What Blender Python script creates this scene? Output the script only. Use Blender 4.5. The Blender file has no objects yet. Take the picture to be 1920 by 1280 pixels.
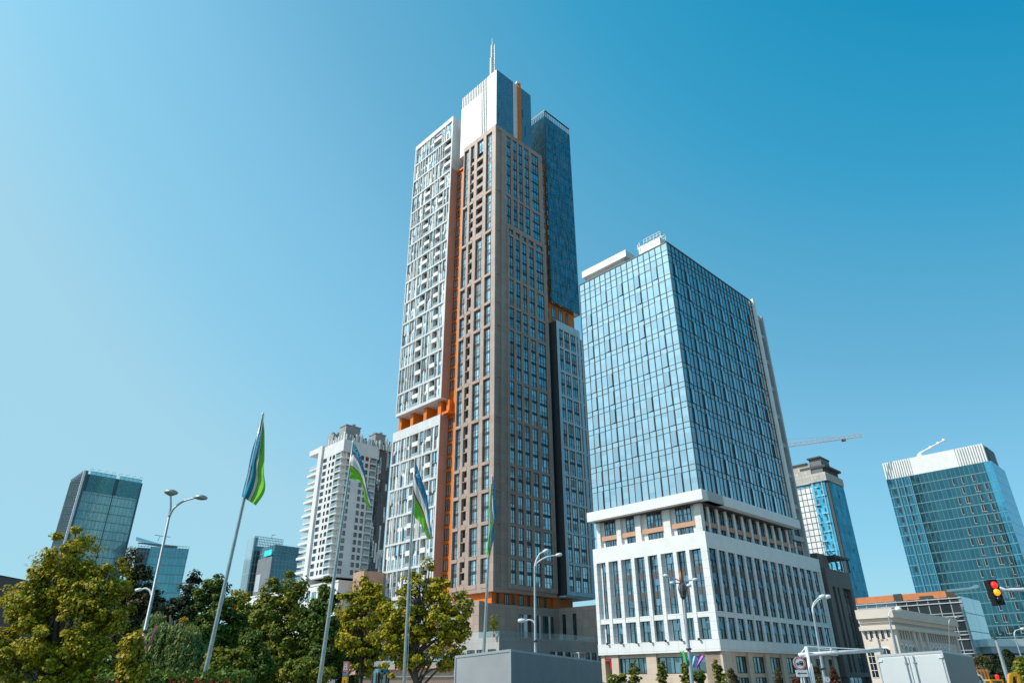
import bpy, math, random
from mathutils import Vector, Matrix
import numpy as np
random.seed(7)
rng = np.random.default_rng(11)
SC = bpy.context.scene
COL = SC.collection

# ------------------------------------------------------------------ camera
FPX, PITCH, ROLL = 1260.96, 0.4673496, -0.00745636     # focal length in px of a 1920 px wide frame
CAM = np.array([0.0, 0.0, 2.3])
def _rot():
    c, s = math.cos(PITCH), math.sin(PITCH)
    R = np.array([[1, 0, 0], [0, -s, c], [0, -c, -s]])
    cr, sr = math.cos(ROLL), math.sin(ROLL)
    return np.array([[cr, sr, 0], [-sr, cr, 0], [0, 0, 1]]) @ R
ROT = _rot()
cd = bpy.data.cameras.new('camera')
cam = bpy.data.objects.new('camera', cd); COL.objects.link(cam)
M4 = Matrix([list(ROT.T[i]) + [float(CAM[i])] for i in range(3)] + [[0, 0, 0, 1]])
cam.matrix_world = M4
cd.sensor_width = 36.0; cd.lens = FPX * 36 / 1920
cd.clip_start = 0.1; cd.clip_end = 12000
SC.camera = cam

# ------------------------------------------------------------------ light
SUN_EL = math.radians(43); SUN_XY = Vector((math.cos(math.radians(195)), math.sin(math.radians(195))))
SUN_ROT = math.atan2(SUN_XY.x, SUN_XY.y)
W = bpy.data.worlds.new('World'); SC.world = W; W.use_nodes = True
nt = W.node_tree; bg = nt.nodes['Background']
sky = nt.nodes.new('ShaderNodeTexSky'); sky.sky_type = 'NISHITA'; sky.sun_disc = False
sky.sun_elevation = SUN_EL; sky.sun_rotation = SUN_ROT
sky.altitude = 450; sky.air_density = 1.15; sky.dust_density = 0.55; sky.ozone_density = 1.0
N = nt.nodes.new; LK = nt.links.new
tint = N('ShaderNodeMix'); tint.data_type = 'RGBA'; tint.blend_type = 'MULTIPLY'; tint.inputs[0].default_value = 1.0
tint.inputs[7].default_value = (0.35, 0.95, 1.0, 1); LK(sky.outputs[0], tint.inputs[6])
# clear air: pale towards the horizon and the sun's side, deep teal-blue high up and away from it
tcw = N('ShaderNodeTexCoord'); sp = N('ShaderNodeSeparateXYZ'); LK(tcw.outputs['Generated'], sp.inputs[0])
def mth(op, a, b):
    n = N('ShaderNodeMath'); n.operation = op
    for i, v in enumerate((a, b)):
        if isinstance(v, (int, float)): n.inputs[i].default_value = v
        else: LK(v, n.inputs[i])
    return n.outputs[0]
zc = mth('MAXIMUM', sp.outputs[2], 0.0)
tt = mth('SUBTRACT', mth('SUBTRACT', 1.117, mth('MULTIPLY', mth('MULTIPLY', sp.outputs[0], zc), 1.026)), mth('MULTIPLY', zc, 0.859))
ramp = N('ShaderNodeValToRGB'); LK(tt, ramp.inputs[0])
def s2l(c): return [((v / 255 + 0.055) / 1.055) ** 2.4 if v > 10 else v / 255 / 12.92 for v in c]
st = [(0.12, (5, 145, 193)), (0.35, (58, 163, 206)), (0.62, (108, 180, 217)), (0.78, (132, 198, 232)), (0.91, (147, 209, 238)), (1.0, (170, 217, 236))]
el = ramp.color_ramp.elements
while len(el) < len(st): el.new(0.5)
for e, (p, c) in zip(el, st): e.position = p; e.color = (*s2l(c), 1)
sc_ = N('ShaderNodeVectorMath'); sc_.operation = 'SCALE'; sc_.inputs['Scale'].default_value = 1 / 0.15; LK(ramp.outputs[0], sc_.inputs[0])
mixs = N('ShaderNodeMix'); mixs.data_type = 'RGBA'; mixs.inputs[0].default_value = 0.12
# glow round the sun, and sky out of view at right, dimmed to darken shaded faces
SV = Vector((SUN_XY.x * math.cos(SUN_EL), SUN_XY.y * math.cos(SUN_EL), math.sin(SUN_EL)))
def dotv(v):
    n = N('ShaderNodeVectorMath'); n.operation = 'DOT_PRODUCT'; LK(tcw.outputs['Generated'], n.inputs[0]); n.inputs[1].default_value = v; return n.outputs['Value']
glow = mth('MULTIPLY', mth('POWER', mth('MAXIMUM', dotv(SV), 0.0), 9.0), 1.2)
dull = N('ShaderNodeMapRange'); dull.inputs[1].default_value = 0.42; dull.inputs[2].default_value = 0.85; dull.inputs[3].default_value = 1.0; dull.inputs[4].default_value = 0.55
LK(dotv((0.95, -0.31, 0.0)), dull.inputs[0])
gain = mth('MULTIPLY', mth('ADD', glow, 1.0), dull.outputs[0])
sc2 = N('ShaderNodeVectorMath'); sc2.operation = 'SCALE'; LK(sc_.outputs[0], sc2.inputs[0]); LK(gain, sc2.inputs['Scale'])
LK(sc2.outputs[0], mixs.inputs[6]); LK(tint.outputs[2], mixs.inputs[7]); LK(mixs.outputs[2], bg.inputs[0])
bg.inputs[1].default_value = 0.15
sl = bpy.data.lights.new('sun', 'SUN'); sl.energy = 4.2; sl.angle = math.radians(0.5); sl.color = (1.0, 0.90, 0.79)
so = bpy.data.objects.new('sun', sl); COL.objects.link(so); so.location = (-200, -100, 300)
sdir = Vector((SUN_XY.x * math.cos(SUN_EL), SUN_XY.y * math.cos(SUN_EL), math.sin(SUN_EL)))
so.rotation_euler = (-sdir).to_track_quat('-Z', 'Y').to_euler()
vs = SC.view_settings; vs.view_transform = 'Standard'; vs.look = 'None'; vs.gamma = 1; vs.exposure = 0.0

# ------------------------------------------------------------------ geometry helpers
def ray(x, y): return ROT.T @ np.array([(x - 960) / FPX, -(y - 640) / FPX, -1])
def at(x, y, Y):
    d = ray(x, y); return CAM + d * Y / d[1]
def atD(x, y, D):
    d = ray(x, y); return CAM + d * D / math.hypot(d[0], d[1])
def px_size(P): return FPX / max(1.0, float((ROT @ (np.array(P) - CAM))[2] * -1))
A0 = math.radians(45.5)
class Frame:
    """local axes of a building: l runs left and away, r runs right and away, z up"""
    def __init__(s, O, a=A0, k=1.0):
        s.k = k; s.O = np.array([O[0], O[1], 0.0])
        s.L = np.array([-math.cos(a), math.sin(a), 0]); s.R = np.array([math.sin(a), math.cos(a), 0])
    def w(s, l, r, z): return s.O + s.k * (l * s.L + r * s.R + np.array([0, 0, z]))
    def onr(s, x, y, r=0):
        d = ray(x, y); t = ((s.O - CAM) @ s.R + r * s.k) / (d @ s.R); P = CAM + d * t
        return (P - s.O) @ s.L / s.k, P[2] / s.k
    def onl(s, x, y, l=0):
        d = ray(x, y); t = ((s.O - CAM) @ s.L + l * s.k) / (d @ s.L); P = CAM + d * t
        return (P - s.O) @ s.R / s.k, P[2] / s.k
class Face:
    """one facade plane: u along it, d outwards, z up"""
    def __init__(s, fr, kind, c=0.0): s.f = fr; s.k = kind; s.c = c
    def p(s, u, d, z): return s.f.w(u, s.c - d, z) if s.k == 'L' else s.f.w(s.c - d, u, z)
    def shift(s, d): return Face(s.f, s.k, s.c - d)
class MB:
    def __init__(s): s.v = []; s.f = []; s.m = []; s.uv = []; s.area = 0
    def poly(s, pts, m=0, uv=None):
        n = len(s.v); s.v.extend([tuple(map(float, p)) for p in pts]); s.f.append(list(range(n, n + len(pts)))); s.m.append(m)
        s.uv.extend(uv if uv is not None else [(0, 0)] * len(pts))
    def quad(s, F, u0, u1, z0, z1, d=0.0, m=0, jit=0.0):
        j = [random.uniform(-jit, jit) for _ in range(4)] if jit else [0] * 4
        a, b, c = F.p(u0, d + j[0], z0), F.p(u1, d + j[1], z0), F.p(u1, d + j[2], z1)
        e = F.p(u0, d + j[0] + j[2] - j[1], z1)
        s.poly([a, b, c, e], m, [(u0, z0), (u1, z0), (u1, z1), (u0, z1)])
    def box(s, F, u0, u1, d0, d1, z0, z1, m=0, skip_back=False):
        P = lambda u, d, z: F.p(u, d, z)
        fs = [([P(u0, d1, z0), P(u1, d1, z0), P(u1, d1, z1), P(u0, d1, z1)], [(u0, z0), (u1, z0), (u1, z1), (u0, z1)]),
              ([P(u0, d0, z0), P(u0, d1, z0), P(u0, d1, z1), P(u0, d0, z1)], [(d0, z0), (d1, z0), (d1, z1), (d0, z1)]),
              ([P(u1, d0, z0), P(u1, d1, z0), P(u1, d1, z1), P(u1, d0, z1)], [(d0, z0), (d1, z0), (d1, z1), (d0, z1)]),
              ([P(u0, d0, z1), P(u1, d0, z1), P(u1, d1, z1), P(u0, d1, z1)], [(u0, d0), (u1, d0), (u1, d1), (u0, d1)]),
              ([P(u0, d0, z0), P(u1, d0, z0), P(u1, d1, z0), P(u0, d1, z0)], [(u0, d0), (u1, d0), (u1, d1), (u0, d1)])]
        if not skip_back:
            fs.append(([P(u0, d0, z0), P(u1, d0, z0), P(u1, d0, z1), P(u0, d0, z1)], [(u0, z0), (u1, z0), (u1, z1), (u0, z1)]))
        cen = (np.array(P(u0, d0, z0)) + np.array(P(u1, d1, z1))) / 2
        for pts, uv in fs:
            n = np.cross(pts[1] - pts[0], pts[2] - pts[0])
            if n @ ((pts[0] + pts[2]) / 2 - cen) < 0: pts = pts[::-1]; uv = uv[::-1]
            s.poly(pts, m, uv)
        s.area = max(s.area, abs(u1 - u0) * abs(z1 - z0))
    def tube(s, pts, rad, n=8, m=0, cap=True):
        pts = [Vector(p) for p in pts]; k = len(pts)
        if not hasattr(rad, '__len__'): rad = [rad] * k
        rings = []; up = None
        for i in range(k):
            t = (pts[min(i + 1, k - 1)] - pts[max(i - 1, 0)]).normalized()
            if up is None: up = t.orthogonal().normalized()
            up = (up - t * up.dot(t)).normalized(); sd = t.cross(up)
            base = len(s.v)
            for a in range(n):
                q = 2 * math.pi * a / n
                s.v.append(tuple(pts[i] + (up * math.cos(q) + sd * math.sin(q)) * rad[i]))
            rings.append(base)
        for i in range(k - 1):
            for a in range(n):
                b = (a + 1) % n
                s.f.append([rings[i] + a, rings[i] + b, rings[i + 1] + b, rings[i + 1] + a]); s.m.append(m); s.uv.extend([(0, 0)] * 4)
        if cap:
            s.f.append([rings[0] + a for a in range(n)][::-1]); s.m.append(m); s.uv.extend([(0, 0)] * n)
            s.f.append([rings[-1] + a for a in range(n)]); s.m.append(m); s.uv.extend([(0, 0)] * n)
    def lathe(s, c, prof, n=16, m=0, axis=None):
        """prof: list of (radius, height) about a vertical axis through c"""
        c = Vector(c); ax = Vector(axis or (0, 0, 1)).normalized(); e1 = ax.orthogonal().normalized(); e2 = ax.cross(e1)
        b0 = len(s.v)
        for r, h in prof:
            for a in range(n):
                q = 2 * math.pi * a / n
                s.v.append(tuple(c + ax * h + (e1 * math.cos(q) + e2 * math.sin(q)) * r))
        for i in range(len(prof) - 1):
            for a in range(n):
                b = (a + 1) % n
                s.f.append([b0 + i * n + a, b0 + i * n + b, b0 + (i + 1) * n + b, b0 + (i + 1) * n + a]); s.m.append(m); s.uv.extend([(0, 0)] * 4)
        s.f.append([b0 + a for a in range(n)][::-1]); s.m.append(m); s.uv.extend([(0, 0)] * n)
        s.f.append([b0 + (len(prof) - 1) * n + a for a in range(n)]); s.m.append(m); s.uv.extend([(0, 0)] * n)
    def add(s, o):
        n = len(s.v); s.v += o.v; s.f += [[i + n for i in f] for f in o.f]; s.m += o.m; s.uv += o.uv
    def build(s, name, mats, parent=None, smooth=False):
        if not isinstance(mats, (list, tuple)): mats = [mats]
        me = bpy.data.meshes.new(name)
        org = Vector((0, 0, 0))
        if s.v:
            a = np.array(s.v); org = Vector(((a[:, 0].min() + a[:, 0].max()) / 2, (a[:, 1].min() + a[:, 1].max()) / 2, a[:, 2].min()))
            a = a - np.array(org)
            me.from_pydata(a.tolist(), [], s.f)
        for m in mats: me.materials.append(m)
        me.polygons.foreach_set('material_index', s.m)
        if smooth: me.polygons.foreach_set('use_smooth', [True] * len(s.f))
        ul = me.uv_layers.new(name='UVMap'); ul.data.foreach_set('uv', [c for t in s.uv for c in t])
        me.update()
        o = bpy.data.objects.new(name, me); COL.objects.link(o)
        if parent is not None:
            o.parent = parent
            base = parent
            off = Vector((0, 0, 0))
            while base is not None: off = off + base.location; base = base.parent
            o.location = org - off
        else: o.location = org
        return o
def tag(o, label, cat=None, group=None, kind=None):
    o['label'] = label
    if cat: o['category'] = cat
    if group: o['group'] = group
    if kind: o['kind'] = kind
    return o
def thing(name, loc, label, cat, group=None):
    o = bpy.data.objects.new(name, None); COL.objects.link(o); o.location = Vector([float(c) for c in loc]); o.empty_display_size = 0.3
    return tag(o, label, cat, group)
def emit(parent, name, mbs, mats, cap=100):
    """a repeated part: the ones that show largest as parts of their own, the rest as one stuff part"""
    def key(mb):
        a = np.array(mb.v); lo, hi = a.min(0), a.max(0); k = px_size((lo + hi) / 2)
        return -np.hypot(hi[0] - lo[0], hi[1] - lo[1]) * (hi[2] - lo[2]) * k * k
    mbs = sorted(mbs, key=key); out = []
    for mb in mbs[:cap]: out.append(mb.build(name, mats, parent))
    if len(mbs) > cap:
        r = MB()
        for mb in mbs[cap:]: r.add(mb)
        o = r.build(name, mats, parent); o['kind'] = 'stuff'
    return out

# ------------------------------------------------------------------ materials
def nmat(name):
    m = bpy.data.materials.new(name); m.use_nodes = True; t = m.node_tree
    return m, t, t.nodes['Principled BSDF']
def col(c): return (c[0], c[1], c[2], 1)
def plain(name, c, rough=0.6, metal=0.0, var=0.10, scale=0.6, spec=0.4):
    m, t, b = nmat(name)
    tc = t.nodes.new('ShaderNodeTexCoord'); n = t.nodes.new('ShaderNodeTexNoise'); n.inputs['Scale'].default_value = scale; n.inputs['Detail'].default_value = 5
    t.links.new(tc.outputs['Object'], n.inputs['Vector'])
    r = t.nodes.new('ShaderNodeMapRange'); r.inputs[1].default_value = 0.3; r.inputs[2].default_value = 0.7; r.inputs[3].default_value = 1 - var; r.inputs[4].default_value = 1 + var
    t.links.new(n.outputs[0], r.inputs[0])
    mx = t.nodes.new('ShaderNodeMix'); mx.data_type = 'RGBA'; mx.blend_type = 'MULTIPLY'; mx.inputs[0].default_value = 1; mx.inputs[6].default_value = col(c)
    t.links.new(r.outputs[0], mx.inputs[7]); t.links.new(mx.outputs[2], b.inputs['Base Color'])
    b.inputs['Roughness'].default_value = rough; b.inputs['Metallic'].default_value = metal; b.inputs['Specular IOR Level'].default_value = spec
    return m
def panel(name, c, w, h, joint=0.02, jc=0.45, rough=0.55, var=0.06, offset=0.0, metal=0.0):
    """cladding: every panel a slightly different tone, thin dark joints, soft streaks of dirt"""
    m, t, b = nmat(name)
    uv = t.nodes.new('ShaderNodeUVMap')
    br = t.nodes.new('ShaderNodeTexBrick'); br.offset = offset; br.inputs['Scale'].default_value = 1
    br.inputs['Brick Width'].default_value = w; br.inputs['Row Height'].default_value = h; br.inputs['Mortar Size'].default_value = joint; br.inputs['Mortar Smooth'].default_value = 0.2
    br.inputs['Color1'].default_value = col([x * (1 - var) for x in c]); br.inputs['Color2'].default_value = col([min(1, x * (1 + var)) for x in c]); br.inputs['Mortar'].default_value = col([x * jc for x in c])
    t.links.new(uv.outputs[0], br.inputs['Vector'])
    mp = t.nodes.new('ShaderNodeMapping'); mp.inputs['Scale'].default_value = (0.5, 0.09, 1); t.links.new(uv.outputs[0], mp.inputs[0])
    n = t.nodes.new('ShaderNodeTexNoise'); n.inputs['Scale'].default_value = 1.3; n.inputs['Detail'].default_value = 6; t.links.new(mp.outputs[0], n.inputs['Vector'])
    r = t.nodes.new('ShaderNodeMapRange'); r.inputs[1].default_value = 0.3; r.inputs[2].default_value = 0.7; r.inputs[3].default_value = 1 - var; r.inputs[4].default_value = 1 + var * .6
    t.links.new(n.outputs[0], r.inputs[0])
    mx = t.nodes.new('ShaderNodeMix'); mx.data_type = 'RGBA'; mx.blend_type = 'MULTIPLY'; mx.inputs[0].default_value = 1
    t.links.new(br.outputs['Color'], mx.inputs[6]); t.links.new(r.outputs[0], mx.inputs[7]); t.links.new(mx.outputs[2], b.inputs['Base Color'])
    b.inputs['Roughness'].default_value = rough; b.inputs['Metallic'].default_value = metal
    return m
def glass(name, c, rough=0.04, metal=0.9, var=0.25, cw=1.4, ch=2.0, wav=0.02, curt=0.0):
    """mirror-coated glazing: tone varies from pane to pane (blinds, rooms behind), surface slightly wavy"""
    m, t, b = nmat(name)
    uv = t.nodes.new('ShaderNodeUVMap')
    mp = t.nodes.new('ShaderNodeMapping'); mp.inputs['Scale'].default_value = (1 / cw, 1 / ch, 1); t.links.new(uv.outputs[0], mp.inputs[0])
    fl = t.nodes.new('ShaderNodeVectorMath'); fl.operation = 'FLOOR'; t.links.new(mp.outputs[0], fl.inputs[0])
    oi = t.nodes.new('ShaderNodeObjectInfo')
    ad = t.nodes.new('ShaderNodeVectorMath'); ad.operation = 'ADD'; t.links.new(fl.outputs[0], ad.inputs[0]); t.links.new(oi.outputs['Random'], ad.inputs[1])
    wn = t.nodes.new('ShaderNodeTexWhiteNoise'); t.links.new(ad.outputs[0], wn.inputs['Vector'])
    r = t.nodes.new('ShaderNodeMapRange'); r.inputs[3].default_value = 1 - var; r.inputs[4].default_value = 1 + var * 0.4; t.links.new(wn.outputs['Value'], r.inputs[0])
    mx = t.nodes.new('ShaderNodeMix'); mx.data_type = 'RGBA'; mx.blend_type = 'MULTIPLY'; mx.inputs[0].default_value = 1; mx.inputs[6].default_value = col(c)
    t.links.new(r.outputs[0], mx.inputs[7]); t.links.new(mx.outputs[2], b.inputs['Base Color'])
    b.inputs['Metallic'].default_value = metal
    if curt:      # here and there a drawn curtain or blind behind the pane
        sx = t.nodes.new('ShaderNodeSeparateColor'); t.links.new(wn.outputs['Color'], sx.inputs[0])
        gt = t.nodes.new('ShaderNodeMath'); gt.operation = 'LESS_THAN'; gt.inputs[1].default_value = curt; t.links.new(sx.outputs[1], gt.inputs[0])
        mc = t.nodes.new('ShaderNodeMix'); mc.data_type = 'RGBA'; t.links.new(gt.outputs[0], mc.inputs[0]); t.links.new(mx.outputs[2], mc.inputs[6]); mc.inputs[7].default_value = (0.36, 0.35, 0.33, 1); t.links.new(mc.outputs[2], b.inputs['Base Color'])
        rm = t.nodes.new('ShaderNodeMapRange'); rm.inputs[3].default_value = metal; rm.inputs[4].default_value = 0.25; t.links.new(gt.outputs[0], rm.inputs[0]); t.links.new(rm.outputs[0], b.inputs['Metallic'])
    if wav:
        tc = t.nodes.new('ShaderNodeTexCoord'); n = t.nodes.new('ShaderNodeTexNoise'); n.inputs['Scale'].default_value = 0.45; n.inputs['Detail'].default_value = 1; t.links.new(tc.outputs['Object'], n.inputs['Vector'])
        bp = t.nodes.new('ShaderNodeBump'); bp.inputs['Strength'].default_value = wav * 5; bp.inputs['Distance'].default_value = 0.3; t.links.new(n.outputs[0], bp.inputs['Height']); t.links.new(bp.outputs[0], b.inputs['Normal'])
    b.inputs['Roughness'].default_value = rough; b.inputs['Specular IOR Level'].default_value = 0.8
    return m
def gridglass(name, c, c2, line, w, h, lw=0.06, metal=0.85, rough=0.06, offset=0.0):
    """curtain wall of a far building: panes in two tones with a grid of mullions"""
    m, t, b = nmat(name)
    uv = t.nodes.new('ShaderNodeUVMap')
    br = t.nodes.new('ShaderNodeTexBrick'); br.offset = offset; br.inputs['Scale'].default_value = 1
    br.inputs['Brick Width'].default_value = w; br.inputs['Row Height'].default_value = h; br.inputs['Mortar Size'].default_value = lw; br.inputs['Mortar Smooth'].default_value = 0.1
    br.inputs['Color1'].default_value = col(c); br.inputs['Color2'].default_value = col(c2); br.inputs['Mortar'].default_value = col(line)
    t.links.new(uv.outputs[0], br.inputs['Vector']); t.links.new(br.outputs['Color'], b.inputs['Base Color'])
    r = t.nodes.new('ShaderNodeMapRange'); r.inputs[3].default_value = metal; r.inputs[4].default_value = 0.1; t.links.new(br.outputs['Fac'], r.inputs[0]); t.links.new(r.outputs[0], b.inputs['Metallic'])
    r2 = t.nodes.new('ShaderNodeMapRange'); r2.inputs[3].default_value = rough; r2.inputs[4].default_value = 0.5; t.links.new(br.outputs['Fac'], r2.inputs[0]); t.links.new(r2.outputs[0], b.inputs['Roughness'])
    tc = t.nodes.new('ShaderNodeTexCoord'); n = t.nodes.new('ShaderNodeTexNoise'); n.inputs['Scale'].default_value = 0.35; t.links.new(tc.outputs['Object'], n.inputs['Vector'])
    bp = t.nodes.new('ShaderNodeBump'); bp.inputs['Strength'].default_value = 0.12; bp.inputs['Distance'].default_value = 0.4; t.links.new(n.outputs[0], bp.inputs['Height']); t.links.new(bp.outputs[0], b.inputs['Normal'])
    return m
def leafmat(name, c, var=0.3):
    m, t, b = nmat(name); out = t.nodes['Material Output']
    g = t.nodes.new('ShaderNodeNewGeometry')
    r = t.nodes.new('ShaderNodeMapRange'); r.inputs[3].default_value = 1 - var; r.inputs[4].default_value = 1 + var; t.links.new(g.outputs['Random Per Island'], r.inputs[0])
    mx = t.nodes.new('ShaderNodeMix'); mx.data_type = 'RGBA'; mx.blend_type = 'MULTIPLY'; mx.inputs[0].default_value = 1; mx.inputs[6].default_value = col(c); t.links.new(r.outputs[0], mx.inputs[7])
    t.links.new(mx.outputs[2], b.inputs['Base Color']); b.inputs['Roughness'].default_value = 0.6; b.inputs['Specular IOR Level'].default_value = 0.25
    tr = t.nodes.new('ShaderNodeBsdfTranslucent'); t.links.new(mx.outputs[2], tr.inputs[0])
    ms = t.nodes.new('ShaderNodeMixShader'); ms.inputs[0].default_value = 0.28; t.links.new(b.outputs[0], ms.inputs[1]); t.links.new(tr.outputs[0], ms.inputs[2]); t.links.new(ms.outputs[0], out.inputs[0])
    return m
def clear(name, c, alpha=0.35, rough=0.05):
    """thin see-through glass: part mirror, part transparent"""
    m, t, b = nmat(name); out = t.nodes['Material Output']
    b.inputs['Base Color'].default_value = col(c); b.inputs['Metallic'].default_value = 0.3; b.inputs['Roughness'].default_value = rough
    tr = t.nodes.new('ShaderNodeBsdfTransparent'); tr.inputs[0].default_value = col([min(1, x * 1.2 + 0.4) for x in c])
    ms = t.nodes.new('ShaderNodeMixShader'); ms.inputs[0].default_value = alpha; t.links.new(tr.outputs[0], ms.inputs[1]); t.links.new(b.outputs[0], ms.inputs[2]); t.links.new(ms.outputs[0], out.inputs[0])
    return m
def lamp(name, c, e):
    m, t, b = nmat(name); b.inputs['Base Color'].default_value = col(c); b.inputs['Emission Color'].default_value = col(c); b.inputs['Emission Strength'].default_value = e
    return m

STONE = panel('brown_stone', (0.40, 0.295, 0.245), 1.9, 1.95, 0.025, 0.5, var=.09)
WINGW = panel('wing_cladding', (0.63, 0.64, 0.65), 2.2, 1.95, 0.02, 0.6, var=.06)
WHITE = panel('white_cladding', (0.75, 0.75, 0.74), 2.4, 1.3, 0.025, 0.62, var=0.05)
WHITEP = plain('white_paint', (0.76, 0.76, 0.745), 0.5, var=0.05)
PINK = panel('pinkish_stone', (0.42, 0.27, 0.22), 2.2, 3.9, 0.02, 0.55)
ORANGE = panel('orange_panel', (0.70, 0.17, 0.010), 1.5, 3.0, 0.02, 0.7, var=0.04)
GREYP = panel('grey_cladding', (0.42, 0.44, 0.45), 1.6, 2.2, 0.02, 0.6)
DGREY = plain('dark_grey', (0.055, 0.06, 0.065), 0.5)
FRAME = plain('dark_frame', (0.02, 0.025, 0.03), 0.45)
SPAN = plain('spandrel', (0.045, 0.06, 0.07), 0.35, spec=0.5)
GL = glass('tower_glass', (0.70, 0.78, 0.80), var=.35, curt=.14)
GLG = glass('office_glass', (0.64, 0.69, 0.72), var=0.13, cw=1.43, ch=1.0, wav=0.015)
GLS = glass('office_spandrel_glass', (0.64, 0.70, 0.73), var=0.08, rough=0.09, wav=0.01)
DARKGL = glass('dark_glass', (0.16, 0.2, 0.22), var=0.3)
RAIL = clear('glass_balustrade', (0.55, 0.68, 0.70), 0.45)
METAL = plain('galvanised_steel', (0.45, 0.47, 0.48), 0.4, 0.7, var=0.12, scale=3)
LIGHTM = plain('white_steel', (0.75, 0.76, 0.76), 0.4, 0.0, var=0.06, scale=3)
CONC = plain('concrete', (0.42, 0.39, 0.35), 0.85, var=0.18, scale=0.4)
BEIGE = panel('beige_stone', (0.62, 0.49, 0.38), 1.2, 0.8, 0.012, 0.7, var=0.05)
WINM = [GL, FRAME, SPAN, WHITEP]

def piers(mb, F, u0, u1, z0, z1, opens, dep, d1=0.0, m=0):
    """vertical piers between the openings (list of (a, b)) of a facade strip"""
    e = sorted(opens); x = u0
    for a, b in e:
        if a - x > 0.02: mb.box(F, x, a, d1 - dep, d1, z0, z1, m)
        x = b
    if u1 - x > 0.02: mb.box(F, x, u1, d1 - dep, d1, z0, z1, m)
def window(F, u0, u1, z0, z1, floors, nm, d, sh=0.8, bars=True):
    mb = MB(); mb.quad(F, u0, u1, z0, z1, d, 0, 0.012)
    h = (z1 - z0) / floors
    for k in range(1, floors):
        zz = z0 + k * h; mb.box(F, u0, u1, d, d + 0.05, zz - sh / 2, zz + sh / 2, 2)
    for i in range(1, nm):
        u = u0 + (u1 - u0) * i / nm; mb.box(F, u - 0.05, u + 0.05, d, d + 0.08, z0, z1, 1)
    mb.box(F, u0, u0 + 0.07, d, d + 0.09, z0, z1, 1); mb.box(F, u1 - 0.07, u1, d, d + 0.09, z0, z1, 1)
    mb.box(F, u0, u1, d, d + 0.09, z1 - 0.1, z1, 1); mb.box(F, u0, u1, d, d + 0.09, z0, z0 + 0.1, 1)
    if bars:
        for k in range(floors):
            zz = z0 + k * h + sh / 2 + 0.9
            mb.box(F, u0, u1, d, d + 0.06, zz - 0.03, zz + 0.03, 1)
    return mb
# ------------------------------------------------------------------ setting: ground, road, pavement
def sheet(name, pts, z, m, kind='structure'):
    mb = MB(); mb.poly([(x, y, z) for x, y in pts], 0, [(x, y) for x, y in pts]); o = mb.build(name, m); o['kind'] = kind; return o
def sl_box(name, x0, x1, y0, y1, z0, z1, m):
    mb = MB(); F = Face(Frame((0, 0), math.pi / 2), 'L'); 
    mb.box(F, y0, y1, -x1, -x0, z0, z1, 0); o = mb.build(name, m); o['kind'] = 'structure'; return o
GROUNDM = plain('ground_earth', (0.34, 0.28, 0.225), 0.95, var=0.2, scale=0.15)
ASPH = plain('asphalt', (0.055, 0.055, 0.058), 0.9, var=0.2, scale=0.8)
PAVE = panel('paving', (0.32, 0.30, 0.28), 0.6, 0.6, 0.01, 0.6, 0.85)
GRASSM = plain('lawn', (0.05, 0.09, 0.025), 0.95, var=0.35, scale=0.7)
sheet('ground', [(-4000, -4000), (4000, -4000), (4000, 4000), (-4000, 4000)], 0.0, GROUNDM)
sheet('road', [(-3, -60), (26, -60), (26, 260), (-3, 260)], 0.004, ASPH)
sheet('cross_road', [(-200, 62), (-3, 62), (-3, 74), (-200, 74)], 0.004, ASPH)
WPAINT = plain('road_paint', (0.75, 0.75, 0.72), 0.7)
for i in range(14):
    o = sheet('lane_line', [(9.4, 3 + i * 9), (9.55, 3 + i * 9), (9.55, 7 + i * 9), (9.4, 7 + i * 9)], 0.008, WPAINT)
sl_box('kerb', -3.3, -3.0, -60, 61, 0, 0.14, CONC)
sl_box('pavement', -8, -3.3, -60, 61, 0, 0.13, PAVE)
sheet('lawn', [(-90, 8), (-8, 8), (-8, 61), (-90, 61)], 0.012, GRASSM)

# ------------------------------------------------------------------ the tall tower
T = Frame(at(927, 680, 165))
tower = thing('apartment_skyscraper', T.w(10, 10, 0), 'tallest tower, brown stone and white wings split by orange strips, mast on top', 'skyscraper')
FL = Face(T, 'L', 0); FR = Face(T, 'R', 0)
DEP = 0.9
ZL = [21.9, 29.1, 36.9, 44.8, 52.0, 64.4, 75.9, 91.6, 99.0, 108.6, 124.1, 139.4, 164.2]
NF = [2, 2, 2, 2, 3, 3, 4, 2, 2, 4, 4, 6]
wins = []; balcs = []
core = MB()
core.box(FL, 0.95, 15.0, -21.2, -0.95, 21.9, 164.8)          # solid behind the frames (hidden by glass)
core.build('core_wall', DGREY, tower)
fm = MB()
colsL = [(13.28, 15.56), (10.39, 12.28), (5.97, 9.0), (1.72, 4.56)]
colsRlo = [(5.4, 7.25), (8.15, 10.1), (10.95, 12.95), (13.9, 16.2), (17.15, 20.5)]
colsRup = [(4.91, 6.85), (7.9, 9.7), (10.4, 12.3), (13.2, 15.4), (16.6, 20.1)]
PR = 0.5; ZP = 127.8                                               # lower part of the right facade stands proud
piers(fm, FL, 0.004, 15.9, 21.9, 165.6, colsL, DEP)
for a, b in colsL:
    for i, z in enumerate(ZL[:-1]):
        hb = 1.0 if i == 0 else 0.42
        fm.box(FL, a + .003, b - .003, -DEP, 0.10, z - (0 if i == 0 else hb), z + hb, 0)
    fm.box(FL, a, b, -DEP, -0.04, 163.7, 165.6, 0)
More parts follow.
